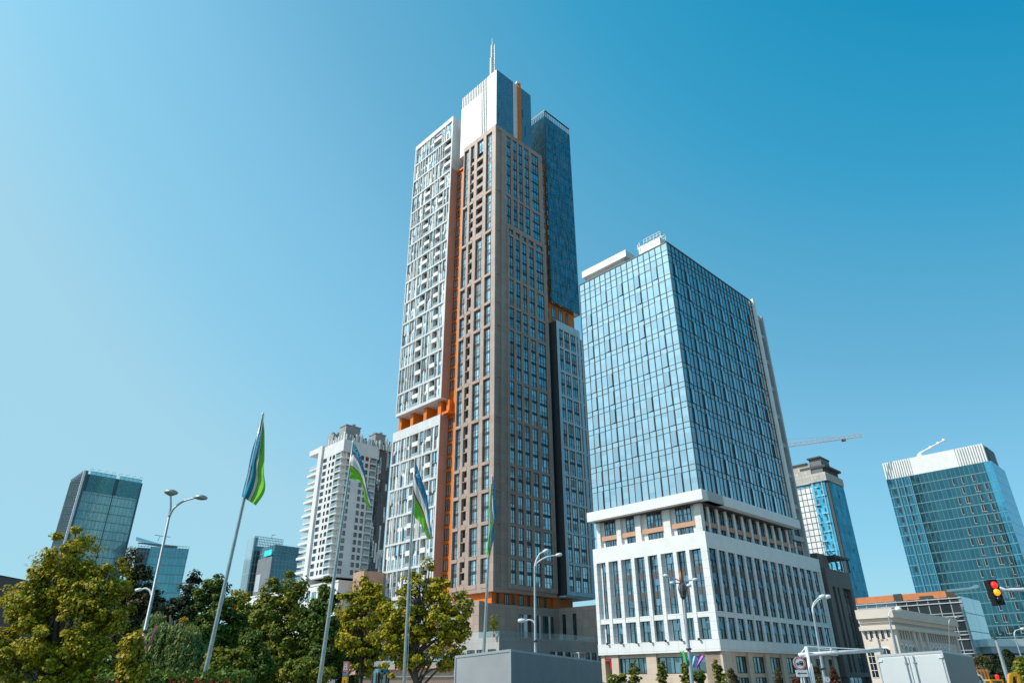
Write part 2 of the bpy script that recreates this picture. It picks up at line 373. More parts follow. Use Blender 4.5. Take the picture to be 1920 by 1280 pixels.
# right facade: corner pier, proud lower frame, upper frame
fm.box(FR, 0.004, 0.85, -DEP, 0, 21.9, 165.6); fm.box(FR, 2.6, 4.9, -DEP, 0, 21.9, 165.6)
fm.box(FR, 0.85, 2.6, -DEP, -0.35, 21.9, 164.2); fm.box(FR, 0.85, 2.6, -DEP, 0, 164.2, 165.6)
for z in ZL[1:-1]: fm.box(FR, 0.85, 2.6, -0.35, -0.06, z - 0.25, z + 0.25)
piers(fm, FR, 4.9, 21.9, 21.9, ZP - 1.6, colsRlo, DEP + PR, PR)
fm.box(FR, 4.9, 21.9, -DEP, PR, ZP - 1.6, ZP)
piers(fm, FR, 4.9, 21.9, ZP, 165.6, colsRup, DEP)
for z in ZL[:-1]:
    hb = 1.0 if z < 22 else 0.42; lo = z if z < 22 else z - hb
    if z < ZP:
        for a, b in colsRlo: fm.box(FR, a, b, -DEP, PR - 0.05, lo, z + hb)
    else:
        for a, b in colsRup: fm.box(FR, a, b, -DEP, -0.05, lo, z + hb)
for a, b in colsRup: fm.box(FR, a, b, -DEP, -0.05, 163.9, 165.6)
fm.box(FL, 15.2, 15.9, -21.9, -DEP - 0.02, 21.9, 165.6)      # end walls
fm.box(FR, 21.2, 21.9, -15.2, -DEP - 0.02, 21.9, 165.6)
fm.box(FL, 0, 15.9, -21.9, -0.0, 21.0, 21.9); fm.box(FL, 0.9, 15.2, -21.2, -0.9, 164.9, 165.4)
fm.build('stone_facade', STONE, tower)
for i in range(len(ZL) - 1):
    z0 = ZL[i] + (1.0 if i == 0 else 0.42); z1 = ZL[i + 1] - (0.42 if i < len(ZL) - 2 else 0.5); n = NF[i]; h = (z1 - z0) / n
    for ci, (a, b) in enumerate(colsL):
        if ci == 1 or (ci == 2 and i >= 10):
            if i == len(ZL) - 2 and ci == 1 or (ci == 2 and i == 11):
                zt = z1 - 1.3 * h
                wins.append(window(FL, a, b, zt, z1, 1, 2, -0.6)); zz1 = zt; nn = n - 1; hh = (zt - z0) / nn
            else: zz1 = z1; nn = n; hh = h
            mb = MB(); mb.quad(FL, a, b, z0, zz1, -0.93, 0)
            for k in range(nn):
                zb = z0 + k * hh
                mb.box(FL, a, b, -0.92, -0.1, zb - 0.02 + (0.3 if k else 0.05), zb + 0.5, 1)
                w = (b - a); s = 0.0 if ci == 2 else (0.5 if k % 2 else 0.42)
                mb.box(FL, a, b - w * s, -0.26, -0.06, zb + 0.3, zb + 1.45, 1)
                mb.box(FL, a + .02, b, -0.9, -0.86, zb + 1.6, zb + 1.7, 2)
            balcs.append(mb)
        else: wins.append(window(FL, a, b, z0, z1, n, 3 if b - a > 2.5 else 2, -0.62))
    for (a, b) in (colsRlo if z1 < ZP + 8 else colsRup):
        if z0 < ZP < z1:                                         # the group cut by the top of the proud frame
            wins.append(window(FR, a, b, z0, ZP - 1.6, 1, 2, 0.1, bars=False))
        else: wins.append(window(FR, a, b, z0, z1, n, 3 if b - a > 2.5 else 2, 0.1 if z1 < ZP else -0.35))
    if z0 < ZP < z1:
        for (a, b) in colsRup: wins.append(window(FR, a, b, ZP, z1, max(1, n - 1), 3 if b - a > 2.5 else 2, -0.35))

# white wings on the left, with the orange storey between
def strips(F, u0, u1, z0, z1, d, nfl):
    """one bay of the white wing: narrow panes, white panels and fins in an irregular rhythm over two floors"""
    mb = MB(); u = u0; h = (z1 - z0) / nfl; last = None
    while u < u1 - 0.15:
        kind = random.choice(['g', 'g', 'w', 'f', 'b']) ;
        if kind == last: kind = 'g' if last != 'g' else 'f'
        w = {'g': random.uniform(0.8, 1.25), 'w': random.uniform(0.35, 0.6), 'f': 0.2, 'b': random.uniform(0.3, 0.5)}[kind]
        w = min(w, u1 - u)
        if kind == 'g':
            mb.quad(F, u, u + w, z0, z1, d, 0, 0.01)
            for k in range(1, nfl): mb.box(F, u, u + w, d, d + 0.04, z0 + k * h - 0.5, z0 + k * h + 0.5, random.choice([2, 2, 3]))
            mb.box(F, u, u + 0.07, d, d + 0.07, z0, z1, 1)
            for k in range(nfl): 
                zz = z0 + k * h + 1.1; mb.box(F, u, u + w, d, d + 0.05, zz - .03, zz + .03, 1)
        elif kind == 'w': mb.box(F, u, u + w, d, d + 0.12, z0, z1, 3)
        elif kind == 'f': mb.box(F, u, u + w, d, d + 0.42, z0, z1, 3)
        else:
            k = random.randrange(nfl)
            mb.quad(F, u, u + w, z0, z1, d + 0.01, 2); mb.box(F, u, u + w, d, d + 0.10, z0 + k * h, z0 + (k + 1) * h, 3)
        u += w; last = kind
    return mb
def bay_balcony(F, a, b, z0, z1, nfl):
    mb = MB(); h = (z1 - z0) / nfl
    mb.quad(F, a, b, z0, z1, -1.35, 0)
    mb.box(F, a, a + 0.08, -1.4, 0, z0, z1, 3); mb.box(F, b - 0.08, b, -1.4, 0, z0, z1, 3)
    for k in range(nfl):
        zb = z0 + k * h
        mb.box(F, a + .08, b - .08, -1.35, -0.02, zb, zb + 0.22, 3)
        if k % 2: mb.box(F, a + .08, b - .08, -0.12, 0.05, zb - 0.25, zb + 1.05, 3)
        else: mb.box(F, a + .08, b - .08, -0.08, -0.03, zb + 0.22, zb + 1.15, 4)
    return mb
def wing(F, u0, u1, lines, top, d0, bal, edge=0.55, topband=0.6):
    fr = MB()
    fr.box(F, u0, u0 + edge, d0, 0.05, lines[0] - 0.0, top); fr.box(F, u1 - 0.35, u1, d0, 0.05, lines[0], top)
    fr.box(F, u0 + edge, u1 - 0.35, -0.5, 0.05, lines[-1], top)
    for i, z in enumerate(lines[:-1]):
        hh = 0.9 if i == 0 else 0.55
        fr.box(F, u0 + edge, u1 - 0.35, -0.5, 0.12, z - (0 if i == 0 else .27), z - (0 if i == 0 else .27) + hh)
    for i in range(len(lines) - 1):
        a, b = lines[i] + (0.9 if i == 0 else 0.28), lines[i + 1] - (0.27 if i < len(lines) - 2 else 0)
        x = u0 + edge
        bs = bal(i)
        for (p, q) in bs:
            if p - x > 0.3: wins.append(strips(F, x, p, a, b, -0.35, 2))
            balcs_w.append(bay_balcony(F, p, q, a, b, 2)); x = q
        if u1 - 0.35 - x > 0.3: wins.append(strips(F, x, u1 - 0.35, a, b, -0.35, 2))
    return fr
balcs_w = []
WL = [75.6, 82.9, 91.7, 99.5, 108.0, 116.0, 124.2, 131.6, 139.3, 146.6, 153.6, 160.6, 168.1, 175.8, 183.6]
def bal_up(i):
    j = random.choice([-0.6, 0, 0.5])
    if i >= 12: return [(22.6 + .55, 26.6)] if i in (12,) else []
    if i == 13: return [(28.5, 33.0)]
    return [(26.6 + j, 29.2 + j), (33.4 - j, 36.4 - j)]
def bal_up2(i):
    if i in (11, 12): return [(23.15, 26.9)]
    if i == 13: return [(29.0, 33.5)]
    return bal_up(i)
fw = wing(FL, 22.6, 45.0, WL, 185.6, -2.4, bal_up2)
fw.box(FL, 23.15, 44.65, -20, -1.6, 75.6, 184.9)
fw.box(FL, 22.6, 45.0, -20.0, -2.4, 184.9, 185.6); fw.box(FL, 44.65, 45.0, -20, -2.4, 75.6, 184.9); fw.box(FL, 22.6, 23.15, -20, -2.4, 161.5, 184.9)
fw.box(FL, 23.15, 44.65, -1.6, -0.5, 75.6, 76.2)
fw.build('white_wing', WINGW, tower)
pk = MB(); pk.box(FL, 22.585, 22.6, -2.9, -0.02, 75.9, 161.4); pk.box(FL, 22.6, 23.1, -3.2, -2.4, 75.6, 161.45)
pk.box(FL, 22.585, 22.6, -2.9, -0.02, 21.9, 70.4)
pk.build('side_cladding', PINK, tower)
LL = [21.9, 29.6, 36.8, 44.5, 52.4, 60.3, 67.6]
fw = wing(FL, 22.6, 45.6, LL, 70.6, -2.4, lambda i: [(26.3 + .3 * (i % 2), 28.9), (32.6, 35.6)])
fw.box(FL, 23.15, 45.2, -20, -1.6, 21.9, 69.6); fw.box(FL, 22.6, 45.6, -20.0, -2.4, 69.6, 70.3)
fw.build('white_wing', WINGW, tower)
og = MB()
for u in (24.2, 31.0, 37.6, 43.6): og.box(FL, u, u + 1.5, -4.6, -1.4, 70.3, 75.7)
og.box(FL, 22.8, 45, -19, -4.6, 70.3, 75.7)
og.build('orange_storey', ORANGE, tower)
for u in (26.0, 28.2, 32.9, 35.1, 39.5, 41.6): wins.append(window(FL, u, u + 1.7, 70.9, 75.0, 1, 2, -4.5))
og = MB()   # orange wall at the back of the left slot, with dark openings floor by floor
og.box(FL, 15.95, 22.55, -5, -3.2, 18, 160.6); og.box(FL, 22.56, 22.59, -3.2, -2.92, 21.9, 160.6); og.box(FL, 15.95, 22.55, -5.0, -2.6, 160.6, 161.2)
og.build('orange_strip', ORANGE, tower)
for k in range(35):
    z = 24 + k * 3.9
    if abs(z - 73) > 4: wins.append(window(FL, 20.7, 22.5, z, z + 2.9, 1, 2, -3.14, bars=False))
og = MB(); og.box(FL, 20.2, 23.2, -3.2, -0.9, 70.8, 71.5); og.box(FL, 20.9, 22.2, -3.2, -1.8, 71.5, 75.2)
og.build('orange_ledge', ORANGE, tower)
# core block on the roof
CF = Face(T, 'L', 2.0)
cr, ct = T.onr(930.9, 130.6, 2.0)
cm = MB(); ZT = ct
cm.box(CF, 6.2, 9.7, -17, -0.6, 165.4, ZT); cm.box(CF, cr, 6.2, -17, 0, 165.4, ZT)
cm.box(CF, 9.7, 20.5, -17, 0, 165.4, ZT - 5.4); cm.box(CF, 9.7, 20.5, -17, -0.6, ZT - 5.4, ZT - 0.4)
for i in range(4): cm.box(CF, 6.3 + i * 0.9, 6.7 + i * 0.9, -0.45, 0.0, 165.4, ZT)
for i in range(12): cm.box(CF, 9.85 + i * 0.9, 10.25 + i * 0.9, -0.45, 0.0, ZT - 5.4, ZT)
cm.build('roof_block', WHITEP, tower)
cm = MB(); cm.box(CF, 6.25, 9.65, -0.6, -0.5, 165.4, ZT - .1); cm.box(CF, 9.75, 20.4, -0.6, -0.5, ZT - 5.4, ZT - .5); cm.build('louvre_backing', DGREY, tower)
CR = Face(T, 'R', cr)
DB = gridglass('roof_glass', (0.28, 0.34, 0.38), (0.33, 0.40, 0.44), (0.2, 0.24, 0.27), 1.3, 3.6, 0.03, 0.75, 0.12)
cm = MB(); cm.box(CR, 2.0, 10.0, 0.02, 0.12, 165.4, ZT); cm.box(CR, 13.6, 19.0, 0.02, 0.12, 165.4, ZT); cm.box(CR, 10.0, 11.8, -3, -0.5, 165.4, ZT - 1)
for i in range(12):
    u = random.choice([2.6, 3.9, 5.2, 6.5, 14.2, 15.5]); z = random.uniform(168, 186); cm.box(CR, u, u + 0.5, 0.12, 0.15, z, z + random.uniform(3, 7))
cm.build('roof_block_glazing', DB, tower)
cm = MB(); cm.box(CR, 12.1, 13.1, 0.02, 0.9, 165.4, ZT + 0.8); cm.build('orange_fin', ORANGE, tower)
cm = MB(); cm.box(CR, 11.3, 11.8, 0.05, .9, ZT - 0.2, ZT + 0.9); cm.build('fin_cap', GREYP, tower)
# mast
mp = T.w(cr + 6.0, 7.0, 0); mz = at(922, 140, mp[1])[2] - 2
mx_, my_ = at(922.5, 130, mp[1])[0], mp[1]
mt = at(922.5, 72, my_)[2]; m1 = at(922.5, 110, my_)[2]; m2 = at(922.5, 86, my_)[2]
mm = MB(); mm.tube([(mx_ - .2, my_, mz - 14), (mx_ - .2, my_, m1)], 0.62, 10); mm.tube([(mx_ - .1, my_, m1), (mx_ - .1, my_, m2)], 0.42, 10); mm.tube([(mx_, my_, m2), (mx_, my_, mt)], [0.2, 0.12], 8)
mm.lathe((mx_, my_, mt - 0.4), [(0.05, 0), (0.22, 0.2), (0.05, 0.45)], 8)
mast = mm.build('mast', WHITEP, tower)
mm = MB()
for k in range(26):
    z = mz - 6 + k * (m2 - mz + 6) / 26; w = 1.15 if z < m1 else 0.85
    mm.tube([(mx_ + 0.1, my_ - .5, z), (mx_ + w, my_ - .5, z)], 0.07, 5); mm.tube([(mx_ + 0.1, my_ - .5, z), (mx_ + w, my_ - .5, z + 0.8)], 0.05, 4)
mm.tube([(mx_ + 1.0, my_ - .5, mz - 6), (mx_ + 0.8, my_ - .5, m2)], 0.08, 5)
mm.build('mast_ladder', METAL, mast)
# dark glazed box on the right
BX = Face(T, 'R', 0); bx0, bx1 = 24.3, 37.9; bz0, bz1 = 108.2, 188.6
DG = gridglass('dark_curtain_wall', (0.20, 0.32, 0.37), (0.30, 0.42, 0.46), (0.05, 0.07, 0.08), 1.13, 1.95, 0.05, 0.9, 0.06)
dm = MB(); dm.box(BX, bx0, bx1, -12, 0, bz0, bz1 - 2.6); dm.build('dark_glass_box', DG, tower)
dm = MB(); F2 = Face(T, 'L', bx0)
for i in range(14):
    dm.box(BX, bx0 + i, bx0 + i + 0.2, -0.1, 0.02, bz1 - 2.6, bz1)
    dm.box(F2, 0 + i * .85, 0.15 + i * .85, -.1, 0.02, bz1 - 2.6, bz1)
dm.box(BX, bx0 - .05, bx1, -0.2, 0.06, bz1, bz1 + 0.5); dm.box(F2, 0.2, 12, -0.2, 0.06, bz1, bz1 + 0.5)
dm.build('parapet_frame', FRAME, tower)
dm = MB(); dm.quad(BX, bx0, bx1, bz1 - 2.6, bz1, -0.05); dm.quad(F2, 0.1, 12, bz1 - 2.6, bz1, -0.05); dm.build('parapet_glass', RAIL, tower)
dm = MB()
for i in range(300):
    u = bx0 + random.randrange(12) * 1.13 + random.choice([0, 0.55]); z = bz0 + random.randrange(40) * 1.95
    dm.box(BX, u, u + 0.055, 0, 0.09, z, min(bz1 - 3, z + random.choice([1.95, 2.9, 3.9])), random.choice([0, 1, 1]))
for k in range(20): dm.box(BX, bx0, bx1, 0, 0.05, bz0 + k * 3.9, bz0 + k * 3.9 + 0.16, 0)
dm.box(F2, -0.02, 0.12, -0.1, 0.12, bz0, bz1, 0)
dm.build('facade_fins', [DGREY, METAL], tower)
og = MB(); og.box(FR, 21.9, 24.28, -9, -1.2, 18, 163.5); og.build('orange_strip', ORANGE, tower)
for k in range(34):
    z = 26 + k * 4.0; wins.append(window(FR, 22.9, 23.9, z, z + 2.6, 1, 1, -1.14, bars=False))
og = MB(); og.box(FR, 24.28, 36.6, -12, -1.6, 100.3, 108.2); og.build('orange_storey', ORANGE, tower)
for u in (25.9, 28.9, 32.4): wins.append(window(FR, u, u + (1.0 if u > 32 else 1.9), 102.6, 107.6, 1, 2, -1.55))
# lower right wing, pale blue grey frame
RW = Face(T, 'R', -2.0); r0, r1 = 23.7, 34.6
BLUEG = panel('blue_grey_frame', (0.52, 0.63, 0.70), 1.5, 2.4, 0.015, 0.7)
RL = [21.6, 29.4, 37.2, 45.0, 52.8, 60.6, 68.4, 76.2, 84.0, 91.8, 98.0]
rm = MB(); rm.box(RW, r0, r0 + 1.1, -0.7, 0, 21.6, 100.5); rm.box(RW, r1 - 0.9, r1, -0.7, 0, 21.6, 100.5); rm.box(RW, r0 + 1.1, r1 - .9, -.7, 0, 98.0, 100.5)
for i, z in enumerate(RL[:-1]): rm.box(RW, r0 + 1.1, r1 - 0.9, -0.7, -0.04, z - (0 if i == 0 else .3), z + (1.0 if i == 0 else .3))
rm.box(RW, r1, r1 + 2.6, -12, -1.0, 21.6, 98.5); rm.box(RW, r0, r1, -12, -2.2, 99.8, 100.4); rm.box(RW, r0, r1, -12, -0.7, 21.2, 21.6)
for z in RL[1:-1]: rm.box(RW, r1 + .25, r1 + 2.6, -1.0, -0.72, z - .3, z + .3)
rm.build('grey_wing', BLUEG, tower)
rm = MB(); rm.box(RW, r0 - .02, r0 + 0.0, -12, -0.0, 21.6, 100.4); rm.box(RW, r0 + .05, r1 - .1, -12, -2.0, 21.7, 99.7); rm.build('wing_side', DGREY, tower)
for i in range(len(RL) - 1):
    a, b = RL[i] + (1.0 if i == 0 else .3), RL[i + 1] - (.3 if i < len(RL) - 2 else 0)
    mb = MB(); u = r0 + 1.1; e = r1 - .9; w = (e - u) / 3
    for k in range(3):
        p = u + k * w; mb.add(window(RW, p, p + w * .68, a, b, 2, 2, -0.5)); mb.box(RW, p + w * .68, p + w * .8, -0.5, -0.1, a, b, 3); mb.quad(RW, p + w * .8, p + w, a, b, -0.45, 2)
    mb.area = 30; wins.append(mb)
    wins.append(window(RW, r1 + .5, r1 + 1.5, a, b, 2, 1, -0.95)); 
wins_d = []
# podium
GB = panel('podium_grey', (0.40, 0.39, 0.38), 1.6, 1.6, 0.02, 0.6)
og = MB(); og.box(FL, 1.8, 22, -30, -1.2, 18.2, 21.0); og.build('orange_base', ORANGE, tower)
PF = Face(T, 'R', 0.0); PLf = Face(T, 'L', -2.7)
pm = MB(); pm.box(PF, -2.7, 22.5, -44, 0, 0, 18.3)
pm.box(PF, 22.5, 40, -44, 12.3, 0, 18.5)
pm.build('podium', STONE, tower)
for k, (a, b) in enumerate([(8.6, 9.6), (11.0, 12.3), (13.2, 15.0), (16.6, 18.4), (19.4, 20.2)]):
    wins_d.append(window(PF, a, b, 11.2, 16.4, 1, 1, 0.03, bars=False))
mb = MB()
for a, b in [(10.0, 10.9), (15.1, 15.5), (18.5, 18.9)]: mb.box(PF, a, b, 0, 0.25, 11.2, 16.4)
mb.build('white_pilaster', WHITEP, tower)
LF = Face(T, 'L', 22.5)
for a, b in [(-2.2, -1.2), (-5.6, -4.6)]: wins_d.append(window(LF, a, b, 11.2, 17.0, 1, 1, 0.03, bars=False))
for k, u in enumerate((1.5, 4.1, 6.6, 9.0, 12.0, 14.8, 17.9)):
    wins_d.append(window(FR, u + 1.2, u + (2.6 if k % 2 else 1.9), 18.6, 20.9, 1, 2, -1.75, bars=False))
# left podium face: open terraces with glass rails
tm = MB(); gm = MB()
for z in (5.6, 10.4, 14.2):
    tm.box(PLf, 3.2, 40, 0, 1.6, z - .5, z + 0.5); gm.quad(PLf, 3.2, 40, z + 0.5, z + 1.5, 1.55)
    for u in range(4, 40, 5): wins_d.append(window(PLf, u, u + 3.6, z + 0.55, z + 2.9, 1, 3, 0.04))
tm.box(PLf, -0.0, 3.2, 0, 1.6, 0, 18.6)
gm.quad(PLf, 3.2, 40, 18.3, 19.5, 1.2)
tm.build('terrace_slab', STONE, tower); gm.build('balustrade', RAIL, tower)
# lower grey terrace building in front
TR = Face(T, 'R', -12.0); tl = -9.4
tm = MB(); tm.box(TR, tl, 24.0, -14, 0, 0, 10.4)
TLf = Face(T, 'L', tl)
tm.build('terrace_block', GB, tower)
gm = MB(); gm.quad(TR, tl, 22.4, 10.4, 11.6, -0.2); gm.quad(TLf, -12, -3, 10.4, 11.6, -.2); gm.build('balustrade', RAIL, tower)
for k, u in enumerate((5.9, 8.4, 11.0, 13.2, 15.6, 17.6, 20.0)): wins_d.append(window(TR, u, u + 1.3, 5.0, 8.0, 1, 1, 0.03, bars=False))
mb = MB()
for u in (7.4, 10.0, 12.6, 14.8, 19.2, 21.6): mb.box(TR, u, u + 0.35, 0, 0.2, 5.0, 8.0)
mb.build('white_pilaster', WHITEP, tower)
for u in (-11.0, -7.5, -4.5): wins_d.append(window(TLf, u, u + 2.2, 4.8, 8.2, 1, 2, 0.03))
emit(tower, 'podium_window', wins_d, [DARKGL, FRAME, SPAN, WHITEP])
emit(tower, 'window', wins, WINM)
emit(tower, 'balcony', balcs, [DARKGL, STONE, FRAME])
emit(tower, 'bay_balcony', balcs_w, [DARKGL, FRAME, SPAN, WHITEP, RAIL])
# ------------------------------------------------------------------ the glass office block
G = Frame(at(1302, 850, 112))
office = thing('office_block', G.w(11, 17, 0), 'mid-rise office block with blue mirror glass above white podium bands', 'office building')
GFL = Face(G, 'L', 0); GFR = Face(G, 'R', 0)
LW, RWd = 23.0, 34.4; NLc, NRc = 16, 24
zs = [30.9]; 
k0 = 72.55
spans = [(k0 - 3.83 * i, k0 - 3.83 * i + 1.02) for i in range(11)]
rows = []      # (z0, z1, is_spandrel)
edges = [80.86, 79.15, 78.08, 76.41, 73.57]
rows += [(79.15, 80.86, 0), (78.08, 79.15, 1), (76.41, 78.08, 0), (73.57, 76.41, 0)]
for i, (a, b) in enumerate(spans):
    rows.append((a, b, 1)); nb = spans[i + 1][1] if i + 1 < len(spans) else 30.6
    rows.append((nb, a, 0))
cw = MB(); ml = MB()
for F, n, Wd in ((GFL, NLc, LW), (GFR, NRc, RWd)):
    w = Wd / n
    for i in range(n):
        for (a, b, s) in rows: cw.quad(F, i * w + .01, i * w + w - .01, a, b, 0.0, s, 0.004)
    for i in range(n + 1): ml.box(F, i * w - 0.06, i * w + 0.06, -0.02, 0.11, 30.6, 80.9)
    for (a, b, s) in rows: ml.box(F, 0, Wd, -0.02, 0.06, a - 0.04, a + 0.04)
ml.box(GFL, -0.12, LW, -0.3, 0.12, 80.86, 81.1); ml.box(GFR, -0.12, RWd, -0.3, 0.12, 80.86, 81.1)
cw.build('curtain_wall', [GLG, GLS], office); ml.build('mullions', DGREY, office)
vents = []
for F, n, Wd, sd in ((GFL, NLc, LW, 0), (GFR, NRc, RWd, 1)):
    w = Wd / n
    for i in range(2 - sd, n, 3):
        for (a, b, s) in rows[3:]:
            if s or random.random() < 0.06: continue
            mb = MB(); u0, u1 = i * w + .08, i * w + w - .08
            uo, ui = u0, u1
            op = random.uniform(0.10, 0.24)
            # sash swung out on a side hinge, dark gap behind it
            mb.quad(F, u0, u1, a + .06, b - .06, 0.02, 1)
            P = [F.p(ui, 0.06, a + .06), F.p(uo, 0.06 + op, a + .06), F.p(uo, 0.06 + op, b - .06), F.p(ui, 0.06, b - .06)]
            mb.poly(P, 0, [(0, 0)] * 4)
            Q = [F.p(uo, 0.06 + op, a + .06), F.p(uo, 0.0, a + .06), F.p(uo, 0.0, b - .06), F.p(uo, 0.06 + op, b - .06)]
            mb.poly(Q, 1, [(0, 0)] * 4)
            vents.append(mb)
emit(office, 'open_window', vents, [GLG, FRAME])
body = MB(); body.box(GFL, 0.3, LW, -RWd, -0.3, 28.8, 80.6); body.box(GFL, LW - .02, LW, -RWd, 0, 28.8, 80.9); body.box(GFL, 2.0, LW - .2, -RWd, -2.0, 0.2, 28.8); body.build('core_wall', DGREY, office)
wm = MB()   # white fin and cornice bands
wm.box(GFR, 34.42, 35.3, -1.5, 0.6, 30.9, 81.5)
wm.box(GFL, -0.9, LW + .8, -6, 0.9, 28.9, 30.6); wm.box(GFR, 0.9, 35.4, -6, 0.9, 28.9, 30.6)
wm.build('cornice', WHITEP, office)
wm = MB(); wm.box(GFL, 0.004, 23.6, -3, 0.0, 21.4, 24.0); wm.box(GFR, 0.004, 43.2, -3, 0.0, 21.4, 24.0); wm.build('podium_band', WHITEP, office)
# grey stair strip behind the fin
sm = MB(); SF = Face(G, 'R', 0.5)
SF0 = 35.3; sm.box(SF, 39.9, 40.7, -8, 0, 24.0, 79.4); sm.box(SF, 35.3, 39.9, -8, -0.4, 78.2, 79.4); sm.box(SF, 35.3, 39.9, -8, -0.9, 24.0, 78.2)
for k in range(8): sm.box(SF, 35.3, 39.9, -0.9, -0.3, 77.2 - 6.6 * k - 3.9, 77.2 - 6.6 * k - 3.0)
sm.build('stair_wing', GREYP, office)
TER = plain('terracotta_panel', (0.52, 0.30, 0.20), 0.6, var=0.05)
gwin = []
tps = []
def tpb(*a):
    m = MB(); m.box(*a); tps.append(m)
for k in range(8):
    z = 77.2 - 6.6 * k
    mb = window(SF, 35.8, 39.4, z - 3.0, z, 1, 2, -0.85); gwin.append(mb)
    if z - 6.6 > 24: mb = window(SF, 35.8, 39.4, z - 6.6, z - 3.9, 1, 2, -0.85); gwin.append(mb)
    if z - 7.5 > 24: tpb(SF, 36.6, 39.4, -0.9, -0.55, z - 7.5, z - 6.6)
# tier below the glass: set back, white pillars, terracotta band
R1 = Face(G, 'L', 1.0); R2 = Face(G, 'R', 1.0)
tm = MB()
for (a, b) in [(0.9, 2.1), (7.0, 8.4), (13.2, 14.4), (17.6, 18.6), (22.4, 23.2)]: tm.box(R1, a, b, -1.0, 0, 24.0, 28.9)
tm.box(R1, 1.9, 23.2, -1.6, -0.55, 24.0, 28.9)
for i in range(15):
    u = 1.006 + i * 2.95
    if u < 42: tm.box(R2, u, u + 0.75, -1.0, -.35, 24.0, 28.9 if u < 34.5 else 27.6)
tm.box(R2, 1.6, 42, -1.6, -0.75, 24.0, 27.6)
tm.build('setback_tier', WHITE, office)
tpb(R1, 2.1, 22.4, -0.55, -0.2, 25.4, 26.2)
for i in range(14):
    u = 1.75 + i * 2.95
    if u + 2.2 < 42: tpb(R2, u + .0, u + 2.2, -0.74, -0.3, 25.4, 26.2)
emit(office, 'terracotta_panel', tps, TER)
for (a, b) in [(3.0, 4.5), (4.7, 6.0), (9.0, 10.4), (10.6, 12.0), (14.9, 16.6), (19.2, 20.4), (20.6, 21.6)]:
    gwin.append(window(R1, a, b, 26.25, 28.85, 1, 2, -0.5)); gwin.append(window(R1, a, b, 24.1, 25.35, 1, 2, -0.5, bars=False))
for i in range(14):
    u = 1.75 + i * 2.95
    if u + 2.2 < 42: gwin.append(window(R2, u + .45, u + 2.1, 26.25, 28.6 if u < 34 else 27.5, 1, 2, -0.68)); gwin.append(window(R2, u + .3, u + 2.1, 24.1, 25.35, 1, 2, -0.68, bars=False))
# main podium
def sash(mb, F, a, b, z0, z1, d, op):
    P = [F.p(a, d + .02, z1), F.p(b, d + .02, z1), F.p(b, d + op, z0), F.p(a, d + op, z0)]; mb.poly(P, 0, [(a, z0), (b, z0), (b, z1), (a, z1)])
    for u in (a, b): mb.poly([F.p(u, d + .02, z1), F.p(u, d + op, z0), F.p(u, d + .02, z0)], 1, [(0, 0)] * 3)
pm = MB()
pm.box(GFL, 0.004, 1.2, -0.5, 0, 7.9, 21.4); pm.box(GFL, 22.9, 23.6, -3, 0, 7.9, 21.4)
pm.box(GFL, 0, 23.6, -3, 0.12, 6.2, 7.9)
pm.box(GFR, -0.115, 43.0, -3, 0.12, 6.2, 7.9); pm.box(GFR, 0.004, 0.55, -0.5, 0, 7.9, 21.4); pm.box(GFR, 42.2, 43.0, -3, 0.05, 6.2, 21.4)
pm.box(GFL, 1.2, 22.9, -3, -0.75, 7.9, 21.4, 0); pm.box(GFR, 0.55, 42.2, -1.0, -0.42, 7.9, 21.4, 0)
pm.box(GFL, 1.2, 22.9, -0.75, -0.1, 11.1, 11.9); pm.box(GFR, 0.55, 42.2, -0.42, -0.05, 11.1, 11.9)
winsL = [(20.9, 22.1), (18.1, 19.6), (15.2, 16.9), (12.35, 14.2), (9.7, 11.6), (6.55, 8.4), (4.1, 5.75), (1.3, 3.1)]
for (a, b) in winsL:
    pm.box(GFL, a - 0.75, a - 0.05, -0.75, 0, 7.9, 21.4) if a > 2 else None
    for z0, z1, n in ((11.9, 21.4, 3), (7.9, 11.1, 1)):
        mb = window(GFL, a, b, z0, z1, n, 2, -0.68, sh=1.15, bars=True); h = (z1 - z0) / n
        for k in range(n):
            if random.random() < 0.55: sash(mb, GFL, a + .05, a + (b - a) * .5, z0 + k * h + 1.5, z0 + k * h + h - .62, -0.6, random.uniform(.06, .25))
        gwin.append(mb)
for i in range(14):
    u = 0.65 + i * 2.98
    if u > 1: pm.box(GFR, u - 0.72, u - 0.06, -0.42, 0, 7.9, 21.4)
    for z0, z1, n in ((11.9, 21.4, 3), (7.9, 11.1, 1)):
        b = min(u + 2.2, 42.1); mb = window(GFR, u, b, z0, z1, n, 2, -0.36, sh=1.15); h = (z1 - z0) / n
        for k in range(n):
            if random.random() < 0.8: sash(mb, GFR, u + (b - u) * .12, u + (b - u) * .6, z0 + k * h + 1.35, z0 + k * h + h - .62, -0.3, random.uniform(.12, .42))
        gwin.append(mb)
pm.build('podium_facade', WHITE, office)
